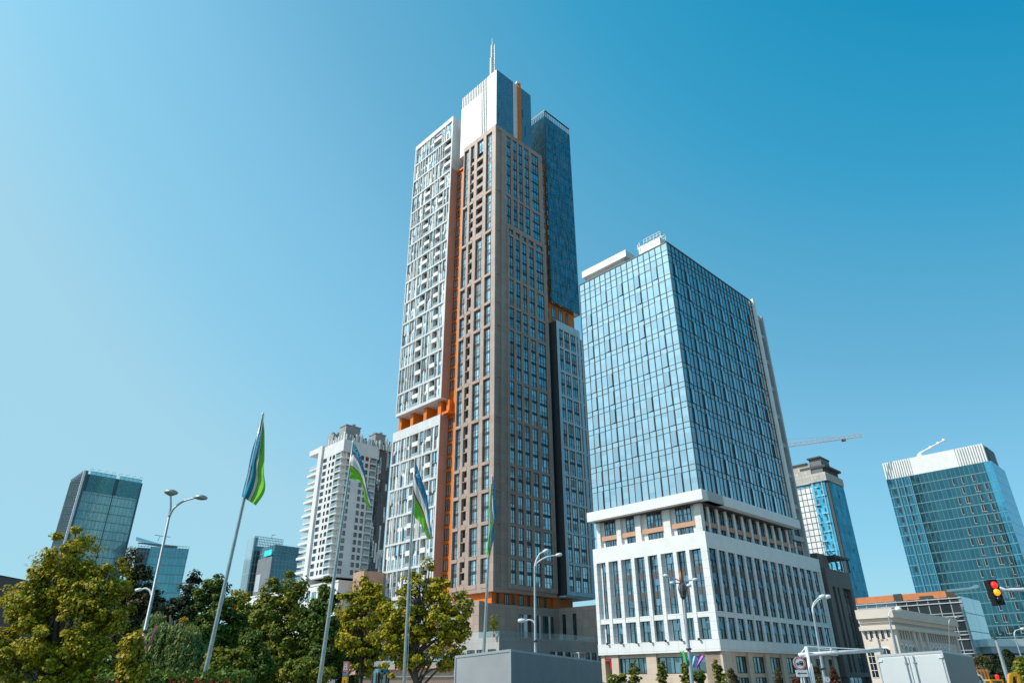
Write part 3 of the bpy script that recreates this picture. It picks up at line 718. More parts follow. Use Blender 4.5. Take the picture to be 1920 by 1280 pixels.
# ground floor, beige stone
gm = MB()
gm.box(GFL, 2.9, 23.2, -3, -0.6, 5.6, 6.2); gm.box(GFR, 0.6, 42.5, -3, -0.6, 5.6, 6.2)
for (a, b) in [(-0.0, 3.0), (12.0, 14.0), (19.7, 21.2)]: gm.box(GFL, a, b, -3, -0.35, 0, 6.2)
gm.box(GFL, 22.6, 23.4, -3, -0.35, 0, 6.2); gm.box(GFL, 3.0, 23.4, -3, -0.8, 0, 3.2)
for u in (3.4, 8.8, 14.6, 20.4, 26.2, 32, 37.6, 41.6): gm.box(GFR, u, u + 1.5, -3, -0.35, 0, 6.2)
gm.box(GFR, 0.35, 1.2, -3, -0.35, 0, 6.2); gm.box(GFR, 1.2, 42.4, -3, -0.85, 2.6, 3.2)
gm.build('ground_floor_stone', BEIGE, office)
for (a, b) in [(3.0, 12.0), (14.0, 19.7)]:
    gwin.append(window(GFL, a, b, 3.2, 5.6, 1, 6, -0.9, bars=False))
ul = [1.2, 3.4, 8.8, 14.6, 20.4, 26.2, 32, 37.6, 41.6]
for i in range(8):
    a = ul[i] + (1.5 if i else 0)
    gwin.append(window(GFR, a, ul[i + 1], 3.2, 5.6, 1, 4, -0.9, bars=False)); gwin.append(window(GFR, a, ul[i + 1], 0.3, 2.6, 1, 4, -0.9, bars=False))
emit(office, 'window', gwin, [glass('podium_glass', (0.26, 0.33, 0.37), var=0.5, cw=0.8, ch=1.6), FRAME, plain('podium_spandrel', (0.10, 0.105, 0.11), 0.5), WHITEP])
RED = plain('red_frame', (0.6, 0.03, 0.06), 0.4)
rm = MB(); rm.box(GFL, 21.3, 22.6, -0.5, -0.3, 5.3, 5.5); rm.box(GFL, 21.3, 21.45, -0.5, -0.3, 4.0, 5.5); rm.build('shop_entrance_frame', RED, office)
sp = MB()   # small floodlights along the podium band
spots = []
for u in (21.2, 18.2, 15.1, 12.2, 9.3, 6.3, 3.2):
    m = MB(); m.box(GFL, u - .08, u + .08, 0.12, 0.5, 7.75, 7.83); m.box(GFL, u - .16, u + .16, 0.4, 0.6, 7.8, 8.1); spots.append(m)
emit(office, 'floodlight', spots, FRAME)
# roof
ph = MB(); l0, zt = G.onr(1172.4, 468, 5.0); l1, _ = G.onr(1091, 512, 5.0); _, zb = G.onr(1173.4, 480, 5.0); P5 = Face(G, 'L', 5.0)
ph.box(P5, l0, l1, -9, 0, zb, zt); ph.box(P5, l0 + 1.2, l1 - .6, -8, -1.0, 80.6, zb)
ph.build('penthouse', WHITEP, office)
P2 = Face(G, 'L', 2.0); a, z2 = G.onr(1197, 464, 2.0); b, _ = G.onr(1237, 449, 2.0)
cm = MB(); cm.box(P2, b, a, -2.2, 0, 80.6, z2)
for zz in (z2 + 0.55, z2 + 1.15):
    cm.tube([P2.p(b - .3, 0.1, zz), P2.p(a - 1.5, 0.1, zz)], 0.07, 6); cm.tube([P2.p(b - .3, -1.9, zz), P2.p(a - 1.5, -1.9, zz)], 0.07, 6)
for i in range(6):
    u = b - .3 + (a - 1.2 - b) * i / 5
    for d in (0.1, -1.9): cm.tube([P2.p(u, d, z2 - .1), P2.p(u, d, z2 + 1.2)], 0.07, 6)
cm.tube([P2.p(a - .4, 0, z2 - 1), P2.p(a - .3, 0, z2 + 1.1), P2.p(a + .1, 0, z2 + 0.6), P2.p(a + .2, 0, z2 - .6)], 0.13, 6)
cm.tube([P2.p(b, 0, z2), P2.p(b - 1.0, 0.2, z2 - .5), P2.p(b - 1.6, 0.3, z2 - .4)], 0.15, 6)
cm.build('window_cleaning_cradle', LIGHTM, office)
# ------------------------------------------------------------------ the other buildings, far and near
def frame_at(px, py, D, a=A0, k=1.0):
    P = atD(px, py, D); f = Frame(P, a, k); return f, P[2] / k
# --- far left glass tower
fa, za = frame_at(159.5, 881, 330)
ta = thing('glass_tower', fa.w(10, 10, 0), 'slanting-looking teal glass tower far left, glass screens notched at its roof', 'tower')
A1 = Face(fa, 'L', 0); A2 = Face(fa, 'R', 0); zr = za - 5.5
TEAL = gridglass('teal_curtain_wall', (0.17, 0.39, 0.44), (0.21, 0.45, 0.50), (0.16, 0.34, 0.39), 1.5, 3.5, 0.10, 0.75, 0.12)
TEALD = gridglass('teal_dark_wall', (0.13, 0.22, 0.26), (0.17, 0.27, 0.31), (0.25, 0.36, 0.40), 1.5, 3.5, 0.10, 0.8, 0.12)
SLATE = panel('slate_wall', (0.07, 0.125, 0.16), 3, 3.5, 0.03, 0.7)
TST = plain('teal_steel', (0.14, 0.30, 0.34), 0.4)
m = MB(); m.box(A2, 1.4, 23.0, -21, 0, 0, zr - 3)
for k in range(20): m.box(A2, 1.4, 22.6, 0, 0.1, zr - 4 - 3.5 * k, zr - 3.7 - 3.5 * k, 1)
m.build('curtain_wall', [TEAL, TST], ta)
m = MB(); m.box(A1, 0.4, 21.7, -22.6, 0, 0, za - 1.2); m.box(A2, 12.6, 13.0, 0, 0.12, 0, zr - 3); m.box(A2, 22.6, 23.2, -1, 0.25, 0, za - 1.5); m.box(A2, 0, 1.4, -21, -.02, 0, za); m.build('side_wall', SLATE, ta)
m = MB(); m.box(A1, 0, 0.5, -0.5, 0.3, 0, za); m.build('corner_post', LIGHTM, ta)
m = MB()
for a, b in ((2.4, 12.2), (13.8, 22.6)):
    m.quad(A2, a, b, zr - 3, za, 0.0)
m.build('glass_screen', clear('teal_screen', (.10, .42, .48), .55), ta)
m = MB()
for a, b in ((2.4, 12.2), (13.8, 22.6)):
    for i in range(6): u = a + (b - a) * i / 5; m.box(A2, u - .06, u + .06, -0.2, 0.08, zr - 3, za)
    for k in range(3): z = zr - 3 + (za - zr + 3) * k / 2; m.box(A2, a, b, -0.2, 0.06, z - .08, z + .08)
hooks = []
for i in range(8):
    u = 2 + i * 2.8; h_ = MB(); hooks.append(h_); h_.tube([A2.p(u, 0, za - .3), A2.p(u, 0.5, za + .9), A2.p(u + 1.2, 0.5, za + .9)], 0.09, 5)
    h_ = MB(); hooks.append(h_); h_.tube([A1.p(u * .9, 0, za - 1.2), A1.p(u * .9, 0.4, za), A1.p(u * .9 + 1, .4, za)], 0.09, 5)
m.build('screen_frame', plain('teal_steel', (0.16, 0.30, 0.33), 0.4), ta)
emit(ta, 'roof_davit', hooks, METAL)
m = MB(); m.box(A2, 16.6, 18.0, 0.0, 0.25, zr - 34, zr - 32.3); m.build('open_window', FRAME, ta)
# --- low glass building beside it
fb, zb = frame_at(262, 1023, 320, math.radians(64))
tb = thing('glass_office', fb.w(5, 12, 0), 'low pale teal glass building with a sloping roof canopy, behind the double lamp', 'office building')
B2 = Face(fb, 'R', 0); rb, _ = fb.onl(356, 1020)
m = MB(); m.box(B2, 4.0, rb, -14, 0, 0, zb)
for k in range(14): m.box(B2, 4, rb, 0, 0.1, zb - 7 - 3.5 * k, zb - 6.7 - 3.5 * k, 1)
m.build('curtain_wall', [TEAL, TST], tb)
m = MB(); m.box(B2, -0.5, 4.0, -14, -.5, 0, zb - .5); m.build('side_wall', SLATE, tb)
m = MB(); e, _ = fb.onl(336, 1017)
m.poly([B2.p(-1.5, 0.2, zb + 1.4), B2.p(e, 0.2, zb + 1.0), B2.p(e - 1, -10, zb + 1.6), B2.p(-2.5, -10, zb + 5.2)]); m.poly([B2.p(-1.5, 0.2, zb + 1.0), B2.p(e, 0.2, zb + .6), B2.p(e - 1, -10, zb + 1.2), B2.p(-2.5, -10, zb + 4.8)])
m.build('roof_canopy', WHITEP, tb)
m = MB()
for i in range(17): u = -0.5 + (rb + .5) * i / 16; m.box(B2, u - .06, u + .06, 0, .15, zb - 4, zb + 0.9)
for z in (zb - 4, zb - 2, zb, zb + .9): m.box(B2, -0.5, rb, 0, .12, z - .08, z + .08)
m.tube([B2.p(6, -4, zb + 3), B2.p(6.5, -4, zb + 5.2), B2.p(4.5, -4, zb + 5.4), B2.p(10.5, -4, zb + 5.0)], 0.14, 5)
m.build('screen_frame', plain('teal_steel', (0.20, 0.36, 0.39), 0.4), tb)
# --- twin-slab glass building with grey panel and cyan sign
fc, zc1 = frame_at(514.5, 1020, 290)
tc = thing('glass_office', fc.w(4, 10, 0), 'twin-slab teal glass building with a grey end wall and a cyan sign', 'office building')
C1 = Face(fc, 'L', 0); C2 = Face(fc, 'R', 0); lc, _ = fc.onr(486, 1041); rc, _ = fc.onl(570, 1027)
m = MB(); m.box(C2, 0.35, rc, -lc, 0, 0, zc1)
for k in range(13): m.box(C2, 0, rc, 0, .12, zc1 - 4 - k * 3.5, zc1 - 3.6 - k * 3.5, 1)
m.build('curtain_wall', [TEALD, TST], tc)
m = MB(); m.box(C1, .05, lc, -2, 0.15, 0, zc1 - 4.5); m.build('end_wall', panel('grey_end_wall', (0.20, 0.22, 0.25), 2, 3.5, 0.03, 0.8), tc)
m = MB(); m.box(C1, lc * .62, lc * .93, 0.15, 0.3, zc1 - 17, zc1 - 10.5); m.build('blank_sign', plain('pale_sign', (0.5, 0.55, 0.6), 0.4), tc)
m = MB(); m.box(C1, 0.4, lc * .55, 0.15, 0.5, zc1 - 4.0, zc1 - 1.8); m.build('cyan_sign', plain('cyan_sign', (0.05, 0.75, 0.85), 0.4), tc)
fd2, zc2 = frame_at(478.7, 1004, 303); D1 = Face(fd2, 'L', 0); D2 = Face(fd2, 'R', 0); l2, _ = fd2.onr(468.5, 1008); r2, _ = fd2.onl(531, 1012)
m = MB(); m.box(D2, 0.5, r2, -l2, 0, 0, zc2 - 4); m.build('rear_curtain_wall', TEALD, tc)
m = MB(); m.box(D1, 0.3, l2 + 1.5, -1.5, 0.1, 0, zc2 - .3); m.build('rear_end_glass', gridglass('pale_end_glass', (0.5, 0.62, 0.66), (0.55, 0.68, 0.7), (0.4, 0.55, 0.6), 2.5, 7, 0.06, 0.6, 0.15), tc)
m = MB()
for i in range(19): u = 0.2 + (r2 - .2) * i / 18; m.box(D2, u - .06, u + .06, -0.1, .12, zc2 - 4, zc2)
for k in range(5): m.box(D2, 0, r2, -0.1, .1, zc2 - k - .1, zc2 - k + .05)
for i in range(24): u = rc * i / 23; m.box(C2, u - .06, u + .06, 0, .15, zc1 - 4, zc1 + .1)
m.tube([D2.p(r2 * .62, -1, zc2), D2.p(r2 * .62, -1, zc2 + 1.4), D2.p(r2 * .72, -1, zc2 + 1.7)], 0.14, 5)
m.build('screen_frame', plain('teal_steel', (0.18, 0.34, 0.38), 0.4), tc)
# --- white apartment block
fD, zD = frame_at(646.3, 822.3, 215)
tD = thing('apartment_block', fD.w(8, 8, 0), 'white apartment block with stacked corner balconies and striped roof parapet', 'apartment block')
DL = Face(fD, 'L', 0); DR = Face(fD, 'R', 0)
lp0, _ = fD.onr(608.5, 836); lp1, _ = fD.onr(604, 838); lend, _ = fD.onr(583, 847); rr, _ = fD.onl(709.4, 835); rend, _ = fD.onl(738, 845)
zbot = fD.onr(621, 1078)[1]; nfl = 17; hD = (zD - 4.2 - zbot) / nfl
m = MB(); B0 = 1.6
m.box(DL, B0, lp0, -14, -B0 * 0, zbot, zD - 2.0, 0); m.box(DL, lp0, lp0 + 2.2, -14, 0.7, zbot - 3, zD + .6); m.box(DL, lp0 + 2.2, lend - 1.0, -14, -3.5, zbot, zD - 1)
m.box(DR, B0, rr, -lp0 - .5, 0, zbot, zD - 2.0); m.box(DL, 0, lp0, -0.8, 0.02, zD - 3.8, zD); m.box(DR, 0.8, rr, -.8, 0.02, zD - 3.8, zD)
m.box(DL, lp0 + 2.2, lend, -14, 0.4, zD - 1.2, zD + .6)
DW = panel('apartment_render', (0.71, 0.70, 0.70), 3.0, 3.1, 0.02, 0.75, var=.05)
m.build('white_wall', DW, tD)
m = MB(); m.box(DR, rr, rend, -12, -1.6, zbot - 8, zD + 1.5)
for i in range(60):
    u = rr + (rend - rr) * random.random(); z = zbot + (zD - zbot) * random.random(); m.box(DR, u, min(rend, u + .6), -1.6, -1.5, z, z + random.uniform(3, 7), random.choice([0, 1]))
m.build('dark_striped_wing', [plain('dark_brown_grey', (0.10, 0.105, 0.11), 0.6), WHITEP], tD)
m = MB()
for i in range(16):
    u = lp0 * (i + .3) / 16; h = random.uniform(1.5, 3.2); m.box(DL, u, u + .42, -1.0, -0.7, zD - 0.2, zD + h, i % 2)
for i in range(26):
    u = (rend - .6) * i / 26 + .3; h = random.uniform(1.4, 3.2); m.box(DR, u, u + .42, -1.0, -0.7, zD - 0.2, zD + h, random.choice([0, 1]))
    if i % 2: m.box(DR, u + .1, u + .7, -1.2, -1.0, zD - .2, zD + 2.4, 2)
m.build('roof_parapet', [WHITEP, GREYP, DGREY], tD)
PGREY = plain('plant_grey', (0.30, 0.31, 0.31), 0.7)
for px, py, w, h, s in ((663, 800, 5.5, 5.2, -3.2), (620, 815, 4.2, 2.2, -5), (714, 815, 4.0, 3.0, -3.5)):
    m = MB(); u, z = fD.onl(px, py, -s) if px > 640 else (None, None)
    if u is not None: F = Face(fD, 'R', -s); m.box(F, u - w / 2, u + w / 2, -4, 0, zD, z); m.box(F, u - w / 2 - .2, u + w / 2 + .2, -4.2, 0.2, z, z + .3)
    else:
        l, z = fD.onr(px, py, -s); F = Face(fD, 'L', -s); m.box(F, l - w / 2, l + w / 2, -3, 0, zD, z)
    b = F.p(u if u is not None else l, -2, z + .3)
    for q in (-1, 1): m.lathe(b + np.array([q, 0, 0]), [(.5, 0), (.7, .5), (.7, .9), (.2, 1.1)], 8)
    m.build('roof_plant', PGREY, tD)
wD = []; bD = []; bl = []; br_ = []
for k in range(nfl):
    z = zbot + .5 + k * hD
    for a, b in ((lp0 * .40, lp0 * .50), (lp0 * .58, lp0 * .64), (lp0 * .78, lp0 * .93)):
        j = random.uniform(-.2, .2); wD.append(window(DL, a + j, b + j, z + .5, z + hD - .5, 1, 2, 0.03, bars=False))
    wD.append(window(DL, B0 + .1, lp0 * .32, z + .15, z + hD - .4, 1, 3, 0.03, bars=False))
    for a, b in ((B0, B0 + 2.0), (rr * .52, rr * .60), (rr * .66, rr * .74)): wD.append(window(DR, a, b, z + .4, z + hD - .5, 1, 2, 0.03, bars=False))
    wD.append(window(Face(fD, 'R', 1.55), rr + 1.0, rr + 2.3, z + .4, z + hD - .5, 1, 2, 0.02, bars=False))
    mb = MB(); mb.box(DL, -0.15, lp0 * .30, -2, 0.55, z - .3, z); mb.box(DR, -0.5, B0 + .6, -1.6, 0.5, z - .302, z - .002)
    mb.quad(DL, -.1, lp0 * .30, z, z + 1.1, .5, 1); mb.quad(DR, -.5, B0 + .6, z, z + 1.1, .45, 1); bD.append(mb)
    mb = MB(); mb.box(DR, rr * .80, rr - .2, 0, 0.4, z - .3, z + .0); mb.quad(DR, rr * .80, rr - .2, z, z + 1.1, .35, 1); mb.quad(DR, rr * .80, rr - .2, z, z + hD - .4, 0.02, 2); br_.append(mb)
    mb = MB(); mb.box(DL, lp0 + 2.2, lend, -3.5, 0.3 if k % 2 else -.4, z - .4, z + .3); mb.quad(DL, lp0 + 2.2, lend, z, z + 1.1, -.3, 1); mb.quad(DL, lp0 + 2.4, lend - 1.2, z + .3, z + hD - .5, -3.45, 2); bl.append(mb)
emit(tD, 'window', wD, [glass('apartment_glass', (0.2, 0.24, 0.27), var=.5), FRAME, SPAN, WHITEP]); emit(tD, 'balcony', bD + br_ + bl, [WHITEP, RAIL, DARKGL])
# white podium under it
fp, zp = frame_at(635, 1090, 200)
tp_ = thing('podium_building', fp.w(8, 5, 0), 'long low white building behind the trees below the white apartments', 'building')
PL1 = Face(fp, 'L', 0); PR1 = Face(fp, 'R', 0); le, _ = fp.onr(462, 1117); re, _ = fp.onl(672, 1092)
m = MB(); m.box(PL1, 0, le, -re, 0, 0, zp); m.box(PL1, -.2, le, -re, .2, zp, zp + .5); m.build('white_wall', WHITE, tp_)
wp = [window(PL1, 1.5 + i * 3.4, 3.5 + i * 3.4, z, z + 2.4, 1, 2, .03, bars=False) for i in range(int(le / 3.4)) for z in (zp - 4, zp - 8.2)]
wp += [window(PR1, 0.6, 2.0, zp - 6, zp - 3.2, 1, 1, .03, bars=False)]
emit(tp_, 'window', wp, WINM)
fe, ze = frame_at(683, 1069, 196)
te = thing('terracotta_block', fe.w(2, 2, 0), 'small plain terracotta block between white apartments and tall tower', 'building')
le, _ = fe.onr(663, 1074); re, _ = fe.onl(722, 1070)
m = MB(); m.box(Face(fe, 'L', 0), 0, le, -re, 0, 0, ze); m.build('wall', panel('terracotta_cladding', (0.50, 0.30, 0.22), 1.4, 1.4, 0.02, .7), te)
m = MB()
for i in range(12): m.lathe(fe.w(le * random.random(), re * random.random(), ze), [(.3, 0), (.45, .3), (.3, .6), (.05, .75)], 7)
m.build('roof_plants', leafmat('roof_shrub', (0.22, 0.22, 0.10)), te)
# --- dark roofed building at the left edge
fr_ = Frame(at(60, 1180, 120), math.radians(80)); zl = at(0, 1080, 120)[2]; zr_ = at(62, 1096, 120)[2]
th = thing('dark_hall', fr_.w(10, -10, 0), 'dark grey hall with a sloping roof behind the large tree at left', 'building')
Hf = Face(fr_, 'R', 0); m = MB()
m.poly([Hf.p(-60, 0, 0), Hf.p(2, 0, 0), Hf.p(2, 0, zr_ - .4), Hf.p(1, 0, zr_), Hf.p(-7, 0, zl), Hf.p(-30, 0, zl + 3), Hf.p(-60, 0, zl + 4)]); m.poly([Hf.p(2, 0, 0), Hf.p(2, -14, 0), Hf.p(2, -14, zr_ - .4), Hf.p(2, 0, zr_ - .4)])
m.poly([Hf.p(-60, 0, zl + 4), Hf.p(-30, 0, zl + 3), Hf.p(-7, 0, zl), Hf.p(1, 0, zr_), Hf.p(2, 0, zr_ - .4), Hf.p(2, -14, zr_ - .4), Hf.p(1, -14, zr_), Hf.p(-7, -14, zl), Hf.p(-30, -14, zl + 3), Hf.p(-60, -14, zl + 4)])
m.build('wall', panel('anthracite_sheet', (0.035, 0.042, 0.05), 6, 1.2, .02, .7), th)
# --- dark brown office next to the glass block
tH = thing('brown_office', G.w(8, 52, 0), 'dark brown stone office standing at the right end of the white podium', 'office building')
HB = panel('dark_brown_stone', (0.13, 0.105, 0.095), 1.6, 2.4, .02, .6)
HF = Face(G, 'R', -0.6); h0 = 43.8; h1, _ = G.onl(1590, 1065, -.6); zt = G.onl(1590, 1065, -.6)[1]
m = MB(); m.box(HF, h0, h1, -20, -0.9, 0, zt - 2); m.box(HF, h0, h1, -.9, 0, zt - 4.4, zt - 1.0)
ops = [(h0 + 2.0, h0 + 3.3), (h0 + 4.4, h0 + 5.3), (h0 + 7.0, h1 - 1.2)]
piers(m, HF, h0, h1, 3.4, zt - 4.4, ops, .9); m.box(HF, h0, h1, -0.9, 0, 2.6, 3.4)
for u in (h0 + .4, h1 - 1.0): m.box(HF, u, u + .7, -.9, 0, 0, 2.6)
m.box(HF, h0, h0 + 5, -8, -1.0, zt - 1, zt + 2.0)
m.build('stone_facade', HB, tH)
m = MB()
for i in range(7): m.box(HF, h0 + 5 + i * 1.3, h0 + 5.2 + i * 1.3, -8, .6, zt + 1.7, zt + 1.95)
m.box(HF, h0 + 4.6, h1 + .4, .4, .6, zt + 1.6, zt + 2.0)
for u in (h0 + 5.5, h0 + 8, h1 - .4): m.box(HF, u, u + .25, .2, .45, zt - 1, zt + 1.6)
m.build('roof_pergola', DGREY, tH)
wH = []
for z0, z1 in ((3.4, 8.4), (8.4, 13), (13, 17.6), (17.6, zt - 4.4)):
    for a, b in ops: wH.append(window(HF, a, b, z0, z1, 1, 2 if b - a < 2 else 3, -.8))
wH += [window(HF, h0 + 5.3, h1 - .8, zt - .9, zt + 1.4, 1, 4, -3, bars=False), window(HF, h0 + 1.2, h1 - 1.2, .1, 2.6, 1, 5, -.85, bars=False)]
emit(tH, 'window', wH, [GL, FRAME, DGREY, WHITEP])
# --- tower under construction
fI, zI = frame_at(1551, 899.6, 400, A0, 400 / 260)
tI = thing('unfinished_tower', fI.w(5, 6, 0), 'unfinished tower wrapped in blue netting below a bare concrete crown', 'tower')
I1 = Face(fI, 'L', 0); I2 = Face(fI, 'R', 0); lI, _ = fI.onr(1490, 906); rI, _ = fI.onl(1580.8, 909.4); lm, _ = fI.onr(1519, 902)
NET = panel('blue_net', (0.04, 0.38, 0.58), 2.2, 3.1, .07, .6, .7, .22)
m = MB(); m.box(I1, 1.1, lm, -rI, 0, 0, zI); m.box(I2, 1.0, rI, -lI, 0, 0, zI - .2); m.build('blue_netting', NET, tI)
m = MB(); m.box(I1, .05, 1.1, -rI, -.3, 0, zI); m.build('dark_corner', DGREY, tI)
m = MB(); m.box(I1, lm, lI + 6, -rI, -.4, 0, zI - 1); m.build('white_sheeting', panel('white_sheet', (0.72, 0.72, 0.7), 1.7, 2.1, .16, .12, .7, .12), tI)
zc_ = fI.onr(1541, 856)[1]
m = MB(); m.box(I1, .0, 6.4, -rI + 1, .5, zI, zI + 3.0); m.box(I1, 5.2, lI + 5, -rI + 1, -.3, zI, zI + 7); m.box(I2, .3, rI - .3, -6, .4, zI, zI + 2.6)
m.build('concrete_crown', panel('board_concrete', (0.50, 0.47, 0.43), 1.1, 1.3, .04, .5, .9, .12), tI)
m = MB(); m.box(I1, 1.0, 5.2, -8, -.6, zI + 3, zc_); m.build('grey_tarpaulin', plain('grey_tarp', (0.16, .17, .185), .7), tI)
m = MB(); m.box(I2, 1.0, rI - .6, -9, -.8, zI + 2.6, zc_ - 3.5); m.box(I2, .2, rI, -9, .3, zc_ - 3.5, zc_ - 2.7); m.box(I1, .8, 5.6, -8.4, .2, zc_, zc_ + .5); m.box(I1, 6, lI + 5.4, -8, .3, zI + 7, zI + 7.5); m.build('roof_slab', plain('dark_concrete', (.09, .085, .08), .9), tI)
m = MB()
for k in range(22):
    z = zI - 2 - k * 3.1
    for _ in range(3):
        u = random.uniform(1.3, lm - .4); m.box(I1, u, u + random.uniform(.5, 1.4), 0, random.uniform(.3, 1.1), z, z + .12)
    if k % 2: u = random.uniform(2, rI - 1); m.box(I2, u, u + .5, 0, .1, z, z + 1.2, 1)
    for u in (2.5, 4.5): m.box(I1, u, u + .5, 0, .05, z + .8, z + 2.0, 1)
for u in (2.0, lm - .6): m.tube([I1.p(u, .5, 4), I1.p(u, .5, zI)], .1, 5)
m.build('scaffold_brackets', [LIGHTM, DGREY], tI)
# crane jib of the site
J0 = atD(1470, 838, 285); J1 = atD(1618, 818, 300); d = J0 - J1; J1 = np.array([J1[0], J1[1], J1[2]]); base = J1 + d * 1.5
tj = thing('tower_crane', (base[0], base[1], 0), 'tower crane whose thin reddish jib reaches right from behind the glass block', 'crane')
PALE = plain('faded_red_steel', (0.66, 0.52, 0.50), .6)
def jib(a, b, n, w, h, r):
    m = MB(); a, b = np.array(a), np.array(b); ax = (b - a) / np.linalg.norm(b - a); sd = np.cross(ax, [0, 0, 1.]); sd /= np.linalg.norm(sd); up = np.cross(sd, ax)
    P = lambda t, s, v: a + (b - a) * t + sd * s * w + up * v * h
    for s, v in ((-1, 0), (1, 0), (0, 1)): m.tube([P(0, s, v), P(1, s, v)], r, 5)
    for i in range(n):
        t0, t1 = i / n, (i + 1) / n; tm = (t0 + t1) / 2
        for s in (-1, 1): m.tube([P(t0, s, 0), P(tm, 0, 1)], r * .6, 4); m.tube([P(tm, 0, 1), P(t1, s, 0)], r * .6, 4)
        m.tube([P(t0, -1, 0), P(t1, 1, 0)], r * .5, 4)
    return m
m = jib(J0 + d * .5, J1, 22, .5, 1.3, .10); m.build('jib', PALE, tj)
m = jib((base[0], base[1], 0), (base[0], base[1], J0[2] + 1), 26, .9, 1.6, .18); m.build('mast', PALE, tj)
m = MB(); m.box(Face(Frame(J1 + d * .25), 'L', 0), -.7, .7, -.6, .6, J1[2] + d[2] * .25 - .9, J1[2] + d[2] * .25 - .1); m.build('trolley', DGREY, tj)
m = MB(); m.tube([J0 + d * .5 + np.array([0, 0, 4.5]), J0 * .35 + J1 * .65 + np.array([0, 0, 1.6])], .07, 4); m.build('tie_cable', PALE, tj)
# --- big teal tower on the right
fK, zK = frame_at(1857.9, 863, 300)
tK = thing('glass_tower', fK.w(18, 8, 0), 'broad teal glass tower at the right edge under a white louvred crown', 'tower')
K1 = Face(fK, 'L', 0); K2 = Face(fK, 'R', 0); lK, _ = fK.onr(1662.4, 901.5); zKc = fK.onr(1840, 831)[1]; rK = 15.5
KGL = gridglass('far_teal_glass', (0.05, 0.15, 0.185), (0.075, 0.19, 0.22), (0.12, 0.24, 0.27), 1.55, 3.7, .05, .85, .1)
KGB = gridglass('far_blue_glass', (0.10, 0.40, 0.56), (0.13, 0.45, 0.60), (0.08, 0.32, 0.45), 1.2, 3.7, .07, .8, .12)
m = MB(); m.box(K1, 2.4, lK * .76, -20, 0, 0, zK); m.build('curtain_wall', KGL, tK)
m = MB(); m.box(K1, lK * .76, lK, -20, -.01, 0, zK); m.box(K1, .0, 2.4, -20, .02, 0, zK); m.box(K2, .0, 2.0, -.5, 0.01, 0, zK); m.build('blue_glazing', KGB, tK)
m = MB(); m.box(K2, 2.0, rK - 3, -6, -.3, 0, zKc - 1); m.box(K2, rK - 3, rK + 8, -25, -1.0, 0, zK - 4); m.build('side_wall', SLATE, tK)
m = MB(); m.box(K1, 1.0, 10.5, -18, -.5, zK, zKc); m.box(K1, 10.5, lK - 10, -18, -.2, zK, zKc); m.box(K1, lK - 10, lK, -18, -.5, zK, zKc)
for i in range(11): m.box(K1, 1.0 + i * .86, 1.46 + i * .86, -.5, .1, zK, zKc)
for i in range(12): m.box(K1, lK - 10 + i * .86, lK - 9.54 + i * .86, -.5, .1, zK, zKc)
m.box(K1, 10.5, 11.4, -.2, -.12, zK, zKc)
m.build('louvred_crown', WHITEP, tK)
wK = []
for k in range(17):
    z = zK - 6.4 - 3.7 * k
    for u in (3.6, 6.1, 6.8, 10.3, 11.0, 13.4):
        if random.random() < .72: m = MB(); m.quad(K1, u, u + .62, z, z + 2.3, .03, 1); m.box(K1, u + .62, u + .68, 0, .12, z, z + 2.3, 3); m.box(K1, u, u + .68, 0, .1, z - .08, z, 3); wK.append(m)
    for u in (lK * .82, lK * .93):
        if (k < 6 and random.random() < .8) or random.random() < .12: m = MB(); m.quad(K1, u, u + .8, z + .3, z + 2.2, .03, 1); m.box(K1, u, u + .1, 0, .1, z + .3, z + 2.2, 2); wK.append(m)
emit(tK, 'open_window', wK, WINM)
m = MB()
for k in range(22): m.box(K1, 0, lK, 0, .09, zK - 3.7 * k - .2, zK - 3.7 * k)
for u in (lK * .76, lK * .84, lK * .9): m.box(K1, u, u + .3, 0, .35, 0, zK)
m.build('facade_ribs', plain('teal_rib', (.12, .27, .32), .4), tK)
c0 = atD(1724, 850, 306); c1 = atD(1771, 824, 300)
tcr = thing('maintenance_crane', c0, 'small white telescopic crane on the roof of the right-edge tower', 'crane')
m = MB(); m.tube([c0, c0 + (c1 - c0) * .5, c1], [.42, .32, .2], 7); m.lathe(c0 - np.array([0, 0, 2.5]), [(1.2, 0), (1.2, 1.6), (.6, 2.6)], 9)
for t in (.45, .75, .97): m.lathe(c0 + (c1 - c0) * t - np.array([0, 0, .6]), [(.5, 0), (.7, .3), (.5, 1.1)], 7)
m.build('boom', LIGHTM, tcr)
# --- cream classical building
fL, zL_ = frame_at(1669.7, 1138.7, 107, A0, 107 / 150)
tL = thing('classical_building', fL.w(6, 15, 0), 'cream stone classical building with arched windows and a deep cornice', 'building')
L1 = Face(fL, 'L', 0); L2 = Face(fL, 'R', 0); lL = 6.4; rL, _ = fL.onl(1792.5, 1162)
CREAM = plain('cream_stone', (0.62, 0.545, 0.48), .7, var=.05)
m = MB(); m.box(L1, .8, lL, -rL + .8, -.8, 0, zL_ - 1.2); m.box(L1, -.2, lL, -rL, .2, zL_ - 1.6, zL_); m.box(L1, .4, lL, -rL + .3, -.4, zL_ - 2.3, zL_ - 1.6); m.box(L1, .0, lL, -rL, .0, zL_ - 3.6, zL_ - 2.9)
for u in (1.0, 3.7): m.box(L1, u, u + .9, -.8, -.35, 0, zL_ - 4.9)
for u in (0.9, 10.5, 13.6, 17.5, rL - 2): m.box(L2, u, u + 1.2, -.8, -.4, 0, zL_ - 3.6)
for i in range(26): m.box(L2, 1.6 + i * 1.45, 1.95 + i * 1.45, -.8, -.55, zL_ - 5.2, zL_ - 3.6)
for i in range(5): m.box(L1, .9 + i * 1.0, 1.35 + i * 1.0, -.8, -.55, zL_ - 5.2, zL_ - 3.6)
m.build('stone_wall', CREAM, tL)
